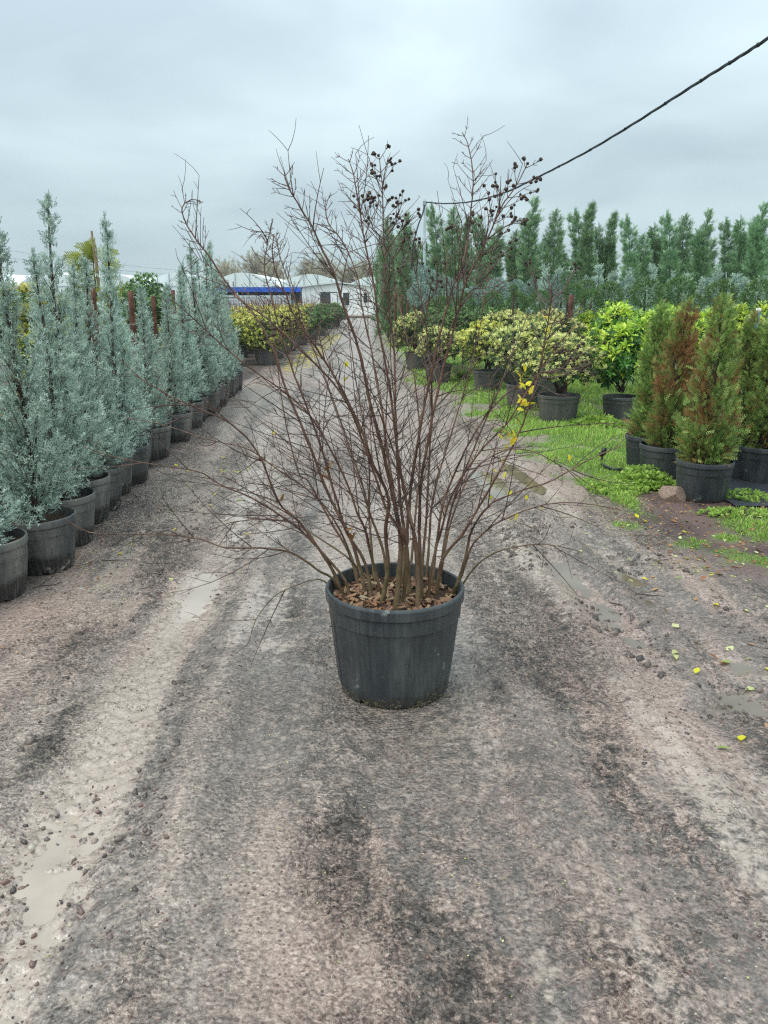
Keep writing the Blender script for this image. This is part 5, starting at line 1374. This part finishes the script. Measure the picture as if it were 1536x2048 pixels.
for k in range(3):
    s = np.linspace(0, 1, len(cp)); a = s * 60 + k * 2.094
    tan = norm(np.gradient(cp, axis=0)); xx = norm(np.cross(tan, [[0, 0, 1.]])); zz2 = np.cross(xx, tan)
    m_ = MB(); m_.tube(cp + .0095 * (np.cos(a)[:, None] * xx + np.sin(a)[:, None] * zz2) - O2, .0095, 6); part('strand', m_.build('strand', M['cable'], True), cab)
for f in np.linspace(.05, .97, 15):
    i = int(f * (len(cp) - 2)); m_ = MB(); m_.tube(np.array([cp[i], cp[i] + .02 * norm(cp[i + 1] - cp[i])]) - O2, .0225, 8)
    part('tie', m_.build('tie', M['cable']), cab)
# cable tail dropping from the pole
tail = crspline(np.array([at_y(850, 402, 22), at_y(846, 425, 21.9), at_y(835, 455, 21.8), at_y(825, 500, 21.7), at_y(822, 560, 21.7)]), 5)
m_ = MB(); m_.tube(tail, .022, 6); solo('cable', m_.build('cable', M['cable'], True), 'black cable end hanging down the left side of the pole', 'cable')

# ------------------------------------------------------------------ grass
r_ = np.random.default_rng(55)
def scatter_grass(n, x0, x1, y0, y1, hmin, hmax, w, thr=.35):
    x = r_.uniform(x0, x1, n); y = r_.uniform(y0, y1, n)
    g = grass_amount(x, y); keep = g > thr + .6 * r_.random(n) * (1 - thr); x, y, g = x[keep], y[keep], g[keep]; n = len(x)
    clump = .5 + .5 * fbm(x * 2.5, y * 2.5, 3, 90)
    z = terrain(x, y, False) - .004
    h = (hmin + (hmax - hmin) * r_.random(n) ** 1.6) * (.25 + 1.5 * clump ** 1.6) * (.4 + .6 * g)
    a = r_.random(n) * 6.28; ln = r_.uniform(.15, .9, n)
    b0 = np.stack([x, y, z], 1); dx = np.stack([np.cos(a), np.sin(a), np.zeros(n)], 1); sd_ = np.stack([-np.sin(a), np.cos(a), np.zeros(n)], 1) * (w * r_.uniform(.7, 1.3, n))[:, None]
    p1 = b0 + dx * (h * ln * .35)[:, None] + np.array([0, 0, 1]) * (h * .62)[:, None]
    p2 = b0 + dx * (h * ln)[:, None] + np.array([0, 0, 1]) * (h * (1 - .25 * ln))[:, None]
    Vg = np.stack([b0 - sd_, b0 + sd_, p1 + sd_ * .8, p1 - sd_ * .8, p2], 1).reshape(-1, 3)
    k = np.arange(n)[:, None] * 5
    tint = np.clip(.25 + .5 * clump + r_.normal(0, .16, n), 0, 1); dry = (r_.random(n) < .13) * r_.uniform(.4, .95, n)
    return Vg, np.concatenate([k + np.array([[0, 1, 2]]), k + np.array([[0, 2, 3]]), k + np.array([[3, 2, 4]])]), np.repeat(tint, 5), np.repeat(dry, 5)
gm = MB()
for args in ((46000, 1.2, 3.0, 4.2, 7.0, .02, .075, .0028), (42000, .9, 4.2, 7.0, 10.5, .025, .10, .0042, .3), (20000, .3, 4.5, 10.5, 17, .03, .12, .008, .3), (10000, -.5, 2.5, 17, 45, .04, .16, .018, .3)):
    Vg, Fg, tg_, dg = scatter_grass(*args); gm.add(Vg, F3=Fg, tint=tg_, dry=dg)
solo('grass', gm.build('grass', M['grass']), 'bright green grass growing along the right side of the road', kind='stuff')
# broad-leaved weeds in front of the thuja pots
wd = MB(); tv, tf = rosette(5, leaf_s(.34, -.05), (5, 60), 9)
def weeds(cx, cy, rx, ry, n, size, hmax):
    a = r_.random(n) * 6.28; q = np.sqrt(r_.random(n)); x, y = cx + rx * q * np.cos(a), cy + ry * q * np.sin(a)
    z = .03 + hmax * r_.random(n) * (1 - q ** 2)
    d = norm(np.stack([r_.normal(0, .4, n), r_.normal(0, .4, n), np.ones(n)], 1))
    wd.inst(tv, tf, frames(d, r_.random(n) * 6.28) * (size * r_.uniform(.6, 1.2, n))[:, None, None], np.stack([x, y, z], 1), np.clip(r_.normal(.55, .2, n), 0, 1), np.zeros(n))
for px, py, rx, ry, n, sz2, hm in ((1285, 975, .26, .22, 420, .035, .16), (1330, 985, .12, .12, 130, .035, .12), (1240, 985, .28, .2, 250, .028, .06), (1490, 1002, .20, .16, 110, .03, .06), (1470, 1035, .30, .12, 110, .03, .03), (1195, 855, .3, .3, 300, .05, .12), (1150, 860, .12, .1, 90, .04, .1)):
    b = on_z(px, py, 0); weeds(b[0], b[1], rx, ry, n, sz2, hm)
solo('weeds', wd.build('weeds', M['grass']), 'leafy green weeds at the foot of the thuja pots', kind='stuff')

# ------------------------------------------------------------------ gravel, litter, fallen leaves
ico = bmesh.new(); bmesh.ops.create_icosphere(ico, subdivisions=1, radius=1)
iv = np.array([v.co[:] for v in ico.verts]); it = np.array([[v.index for v in f.verts] for f in ico.faces]); ico.free()
def gravel_mat():
    t = NT('gravel_stone')
    c = t.ramp(t.attr('tint'), [(0.0, (0.045, 0.036, 0.033)), (0.45, (0.12, 0.085, 0.075)), (0.70, (0.20, 0.105, 0.085)), (0.85, (0.30, 0.25, 0.22)), (1.0, (0.50, 0.44, 0.34))])
    return t.done(c, 0.42, t.bump(t.noise(120, 2), .4, .003), spec=.5)
gv = MB(); ov = np.array([(1, 0, 0), (-1, 0, 0), (0, 1, 0), (0, -1, 0), (0, 0, 1), (0, 0, -1)], float); ot = np.array([(0, 2, 4), (2, 1, 4), (1, 3, 4), (3, 0, 4), (2, 0, 5), (1, 2, 5), (3, 1, 5), (0, 3, 5)])
def stones(n, x0, x1, y0, y1, smin, smax, dens=None):
    x = r_.uniform(x0, x1, n); y = r_.uniform(y0, y1, n)
    if dens is not None:
        k = r_.random(n) < dens(x, y); x, y = x[k], y[k]; n = len(x)
    s = smin + (smax - smin) * r_.random(n) ** 2.6
    z = terrain(x, y) + s * r_.uniform(-.35, .25, n)
    sh_ = r_.uniform(.6, 1.25, (n, 3)) * np.array([1, 1, .75])
    Mx = frames(norm(r_.normal(0, 1, (n, 3))), r_.random(n) * 6.28) * (s[:, None] * sh_)[:, None, :]
    big = smax > .013
    gv.inst(iv * (1 + .22 * np.sin(iv[:, :1] * 9 + iv[:, 1:2] * 7)) if big else ov, it if big else ot, Mx, np.stack([x, y, z], 1), np.clip(r_.beta(1.4, 2.2, n), 0, 1), np.zeros(n))
notgrass = lambda x, y: (grass_amount(x, y) < .3) * 1.0
patch = lambda x, y: sstep(-.15, .45, fbm(x * 2.2 + 7, y * 1.2, 3, 68)) * (grass_amount(x, y) < .3)
stones(6000, -1.7, 1.7, 1.25, 2.8, .0015, .0065, patch)
stones(7000, -2.0, 2.3, 2.6, 5.2, .002, .008, patch)
stones(1500, -1.5, -.55, 1.25, 2.3, .002, .0135, lambda x, y: np.exp(-((x + 1.0) / .3) ** 2 - ((y - 1.75) / .4) ** 2))
stones(3000, -2.2, 2.0, 5.0, 9.5, .004, .012, notgrass)
cl = MB()
def clods(n, u0, u1, y0, y1, smin, smax, thr):
    y = r_.uniform(y0, y1, n); x = r_.uniform(u0, u1, n) + xc(y)
    k = fbm(x * 3.2, y * 2.2, 3, 97) > thr; x, y = x[k], y[k]; n = len(x)
    s_ = smin + (smax - smin) * r_.random(n) ** 2.2
    z = terrain(x, y) - s_ * .15
    Mx = frames(norm(r_.normal(0, 1, (n, 3))), r_.random(n) * 6.28) * (s_[:, None] * r_.uniform(.5, 1.3, (n, 3)))[:, None, :]
    cl.inst(iv * (1 + .30 * np.sin(iv[:, :1] * 7 + iv[:, 1:2] * 9 + iv[:, 2:3] * 5)), it, Mx, np.stack([x, y, z], 1), r_.random(n), np.zeros(n))
clods(1500, .95, 1.95, 2.5, 5.4, .006, .024, .08)
clods(500, -1.32, -1.12, 2.0, 6.5, .005, .018, .0)
clods(350, -.84, -.70, 1.9, 6.0, .005, .016, .05)
clods(500, .70, 1.0, 1.6, 3.4, .003, .011, .0)
def clod_mat():
    t = NT('mud_clod')
    c = t.ramp(t.attr('tint'), [(0.0, (0.045, 0.034, 0.028)), (0.6, (0.11, 0.082, 0.067)), (1.0, (0.22, 0.17, 0.14))])
    return t.done(c, 0.42, t.bump(t.noise(90, 3), .6, .005), spec=.55)
solo('mud_clods', cl.build('mud_clods', clod_mat(), True), 'dark wet clods of mud along the wheel tracks', kind='stuff')
solo('gravel', gv.build('gravel', gravel_mat(), True), 'loose dark red and grey gravel on the muddy road', kind='stuff')
lt = MB(); lvv, ltt = leaf_s(.35, .05)
def bits(n, x0, x1, y0, y1, smin, smax, tlo, thi, dens=None):
    x = r_.uniform(x0, x1, n); y = r_.uniform(y0, y1, n)
    if dens is not None:
        k = r_.random(n) < dens(x, y); x, y = x[k], y[k]; n = len(x)
    z = terrain(x, y) + .003
    d = norm(np.stack([r_.normal(0, 1, n), r_.normal(0, 1, n), r_.normal(0, .15, n)], 1))
    lt.inst(lvv, ltt, frames(d, r_.normal(0, .3, n)) * r_.uniform(smin, smax, n)[:, None, None], np.stack([x, y, z], 1), r_.uniform(tlo, thi, n), np.zeros(n))
bits(800, -2.0, 2.3, 1.3, 6.0, .003, .009, .3, 1.0, notgrass)
bits(520, -1.9, -.85, 3.6, 8.0, .008, .022, 0, 1.0, lambda x, y: sstep(-.2, .5, fbm(x * 3, y * 3, 2, 66)))
bits(420, 1.4, 3.4, 4.2, 6.2, .010, .03, 0, 1.0)
bits(700, -2.1, 1.4, 5.5, 14, .008, .02, .3, 1.0, notgrass)
solo('litter', lt.build('litter', M['gleaf']), 'small pale leaf scraps scattered over the road', kind='stuff')
lb = MB()
def bits2(n, x0, x1, y0, y1, smin, smax):
    x = r_.uniform(x0, x1, n); y = r_.uniform(y0, y1, n); z = terrain(x, y) + .004
    d = norm(np.stack([r_.normal(0, 1, n), r_.normal(0, 1, n), r_.normal(0, .2, n)], 1))
    lb.inst(lvv, ltt, frames(d, r_.normal(0, .5, n)) * r_.uniform(smin, smax, n)[:, None, None], np.stack([x, y, z], 1), r_.uniform(0, 1, n), np.zeros(n))
bits2(900, 1.7, 3.4, 4.3, 6.1, .010, .035); bits2(220, -2.3, -1.6, 3.2, 9, .008, .03)
solo('brown_litter', lb.build('brown_litter', M['bleaf']), 'brown dead leaves strewn in front of the thujas', kind='stuff')
yl = MB()
x = r_.uniform(-2.35, -1.75, 500); y = r_.uniform(17, 34, 500)
yl.inst(lvv, ltt, frames(norm(np.stack([r_.normal(0, 1, 500), r_.normal(0, 1, 500), np.zeros(500)], 1)), r_.normal(0, .2, 500)) * r_.uniform(.05, .11, 500)[:, None, None], np.stack([x, y, np.full(500, .022)], 1), r_.random(500), np.zeros(500))
solo('yellow_litter', yl.build('yellow_litter', M['yleaf']), 'yellow fallen leaves along the far left road edge', kind='stuff')
FL = {'green': [leaf_mesh('fallen_leaf', M['gleaf'], w_, f_, c_, t_) for w_, f_, c_, t_ in ((.30, .08, .10, .2), (.26, .12, -.05, .7), (.33, .04, .15, .95))],
      'yellow': [leaf_mesh('fallen_leaf', M['yleaf'], w_, f_, c_, t_) for w_, f_, c_, t_ in ((.30, .10, .12, .3), (.28, .06, -.05, .8))],
      'brown': [leaf_mesh('fallen_leaf', M['bleaf'], w_, f_, c_, t_) for w_, f_, c_, t_ in ((.30, .15, .2, .5), (.26, .10, .1, .9))]}
def fallen(x, y, col, size, lab, grp):
    z = float(terrain(np.array([x]), np.array([y]))[0]) + .006
    z = max(z, -.004)
    solo('fallen_leaf', FL[col][int(r_.integers(len(FL[col])))], lab, 'leaf', group=grp, loc=(x, y, z), rot=(r_.normal(0, .18), r_.normal(0, .18), r_.random() * 6.28), scale=(size,) * 3)
for k in range(58):
    col = ['green', 'green', 'yellow', 'brown'][int(r_.integers(4))]
    x, y = r_.normal(1.75, .28), r_.uniform(2.6, 5.2)
    if y < 3.2: x = max(x, 1.35)
    fallen(x, y, col, r_.uniform(.035, .06), {'green': 'pale yellow-green leaf lying on the churned mud at the right', 'yellow': 'yellow leaf lying on the churned mud at the right', 'brown': 'brown curled leaf lying on the churned mud at the right'}[col], 'fallen leaves on the right mud')
for k in range(26):
    col = ['green', 'yellow', 'yellow'][int(r_.integers(3))]
    fallen(r_.normal(-1.4, .25), r_.uniform(4.2, 8.0), col, r_.uniform(.03, .055), {'green': 'yellow-green leaf on the mud beside the cypress pots', 'yellow': 'bright yellow leaf on the mud beside the cypress pots'}[col], 'fallen leaves by the cypress pots')
for k in range(30):
    col = ['green', 'yellow', 'brown', 'brown'][int(r_.integers(4))]
    fallen(r_.uniform(1.8, 3.0), r_.uniform(4.7, 5.8), col, r_.uniform(.035, .06), {'green': 'pale green leaf on the brown litter by the thuja pot', 'yellow': 'yellow leaf on the brown litter by the thuja pot', 'brown': 'brown leaf on the brown litter by the thuja pot'}[col], 'fallen leaves by the thuja pots')
for px, py, col, lab in ((1483, 1474, 'yellow', 'pale yellow round leaf alone at the lower right edge'), (1490, 1378, 'green', 'green leaf beside the puddle at the right edge'), (1452, 1305, 'green', 'yellow-green leaf standing by the upper right puddle'), (1528, 1450, 'brown', 'brown leaf cut by the right edge of the photo'), (1430, 1495, 'green', 'small green leaf below the pale yellow round leaf')):
    b = on_z(px, py, 0); fallen(b[0], b[1], col, .055, lab, None)
# a few dropped twigs
for k, (px, py, ang, L) in enumerate(((240, 1120, .05, .22), (95, 1170, .5, .16), (1245, 1210, -.5, .14), (1300, 1190, -.3, .16))):
    b = on_z(px, py, .012); m_ = MB()
    P = np.stack([np.linspace(-L / 2, L / 2, 5), r_.normal(0, .006, 5), np.full(5, .012)], 1); m_.tube(P, np.linspace(.004, .0025, 5), 5)
    solo('fallen_twig', m_.build('fallen_twig', M['twig']), ['dark stick lying on the road below the third cypress pot', 'thin stick at the foot of the second cypress pot', 'short stick in the churned mud right of the shrub', 'stick half sunk beside the right-hand rut'][k], 'stick', loc=(b[0], b[1], 0), rot=(0, 0, ang))
print('twigs', NTW[0], 'capsules', len(CAPS), 'ground', nx * ny)

# ------------------------------------------------------------------ thin mist in the air
hm = bpy.data.materials.new('thin_mist'); hm.use_nodes = True
hn, hl = hm.node_tree.nodes, hm.node_tree.links
hn.clear(); ho = hn.new('ShaderNodeOutputMaterial'); hv = hn.new('ShaderNodeVolumePrincipled')
hv.inputs['Color'].default_value = (0.90, 0.95, 0.96, 1); hv.inputs['Density'].default_value = 0.0008; hv.inputs['Anisotropy'].default_value = 0.2
hl.new(hv.outputs[0], ho.inputs['Volume'])
hb = MB(); hb.box(-520, 520, -70, 720, -1.2, 8.5)
solo('haze', hb.build('haze', hm), kind='stuff')
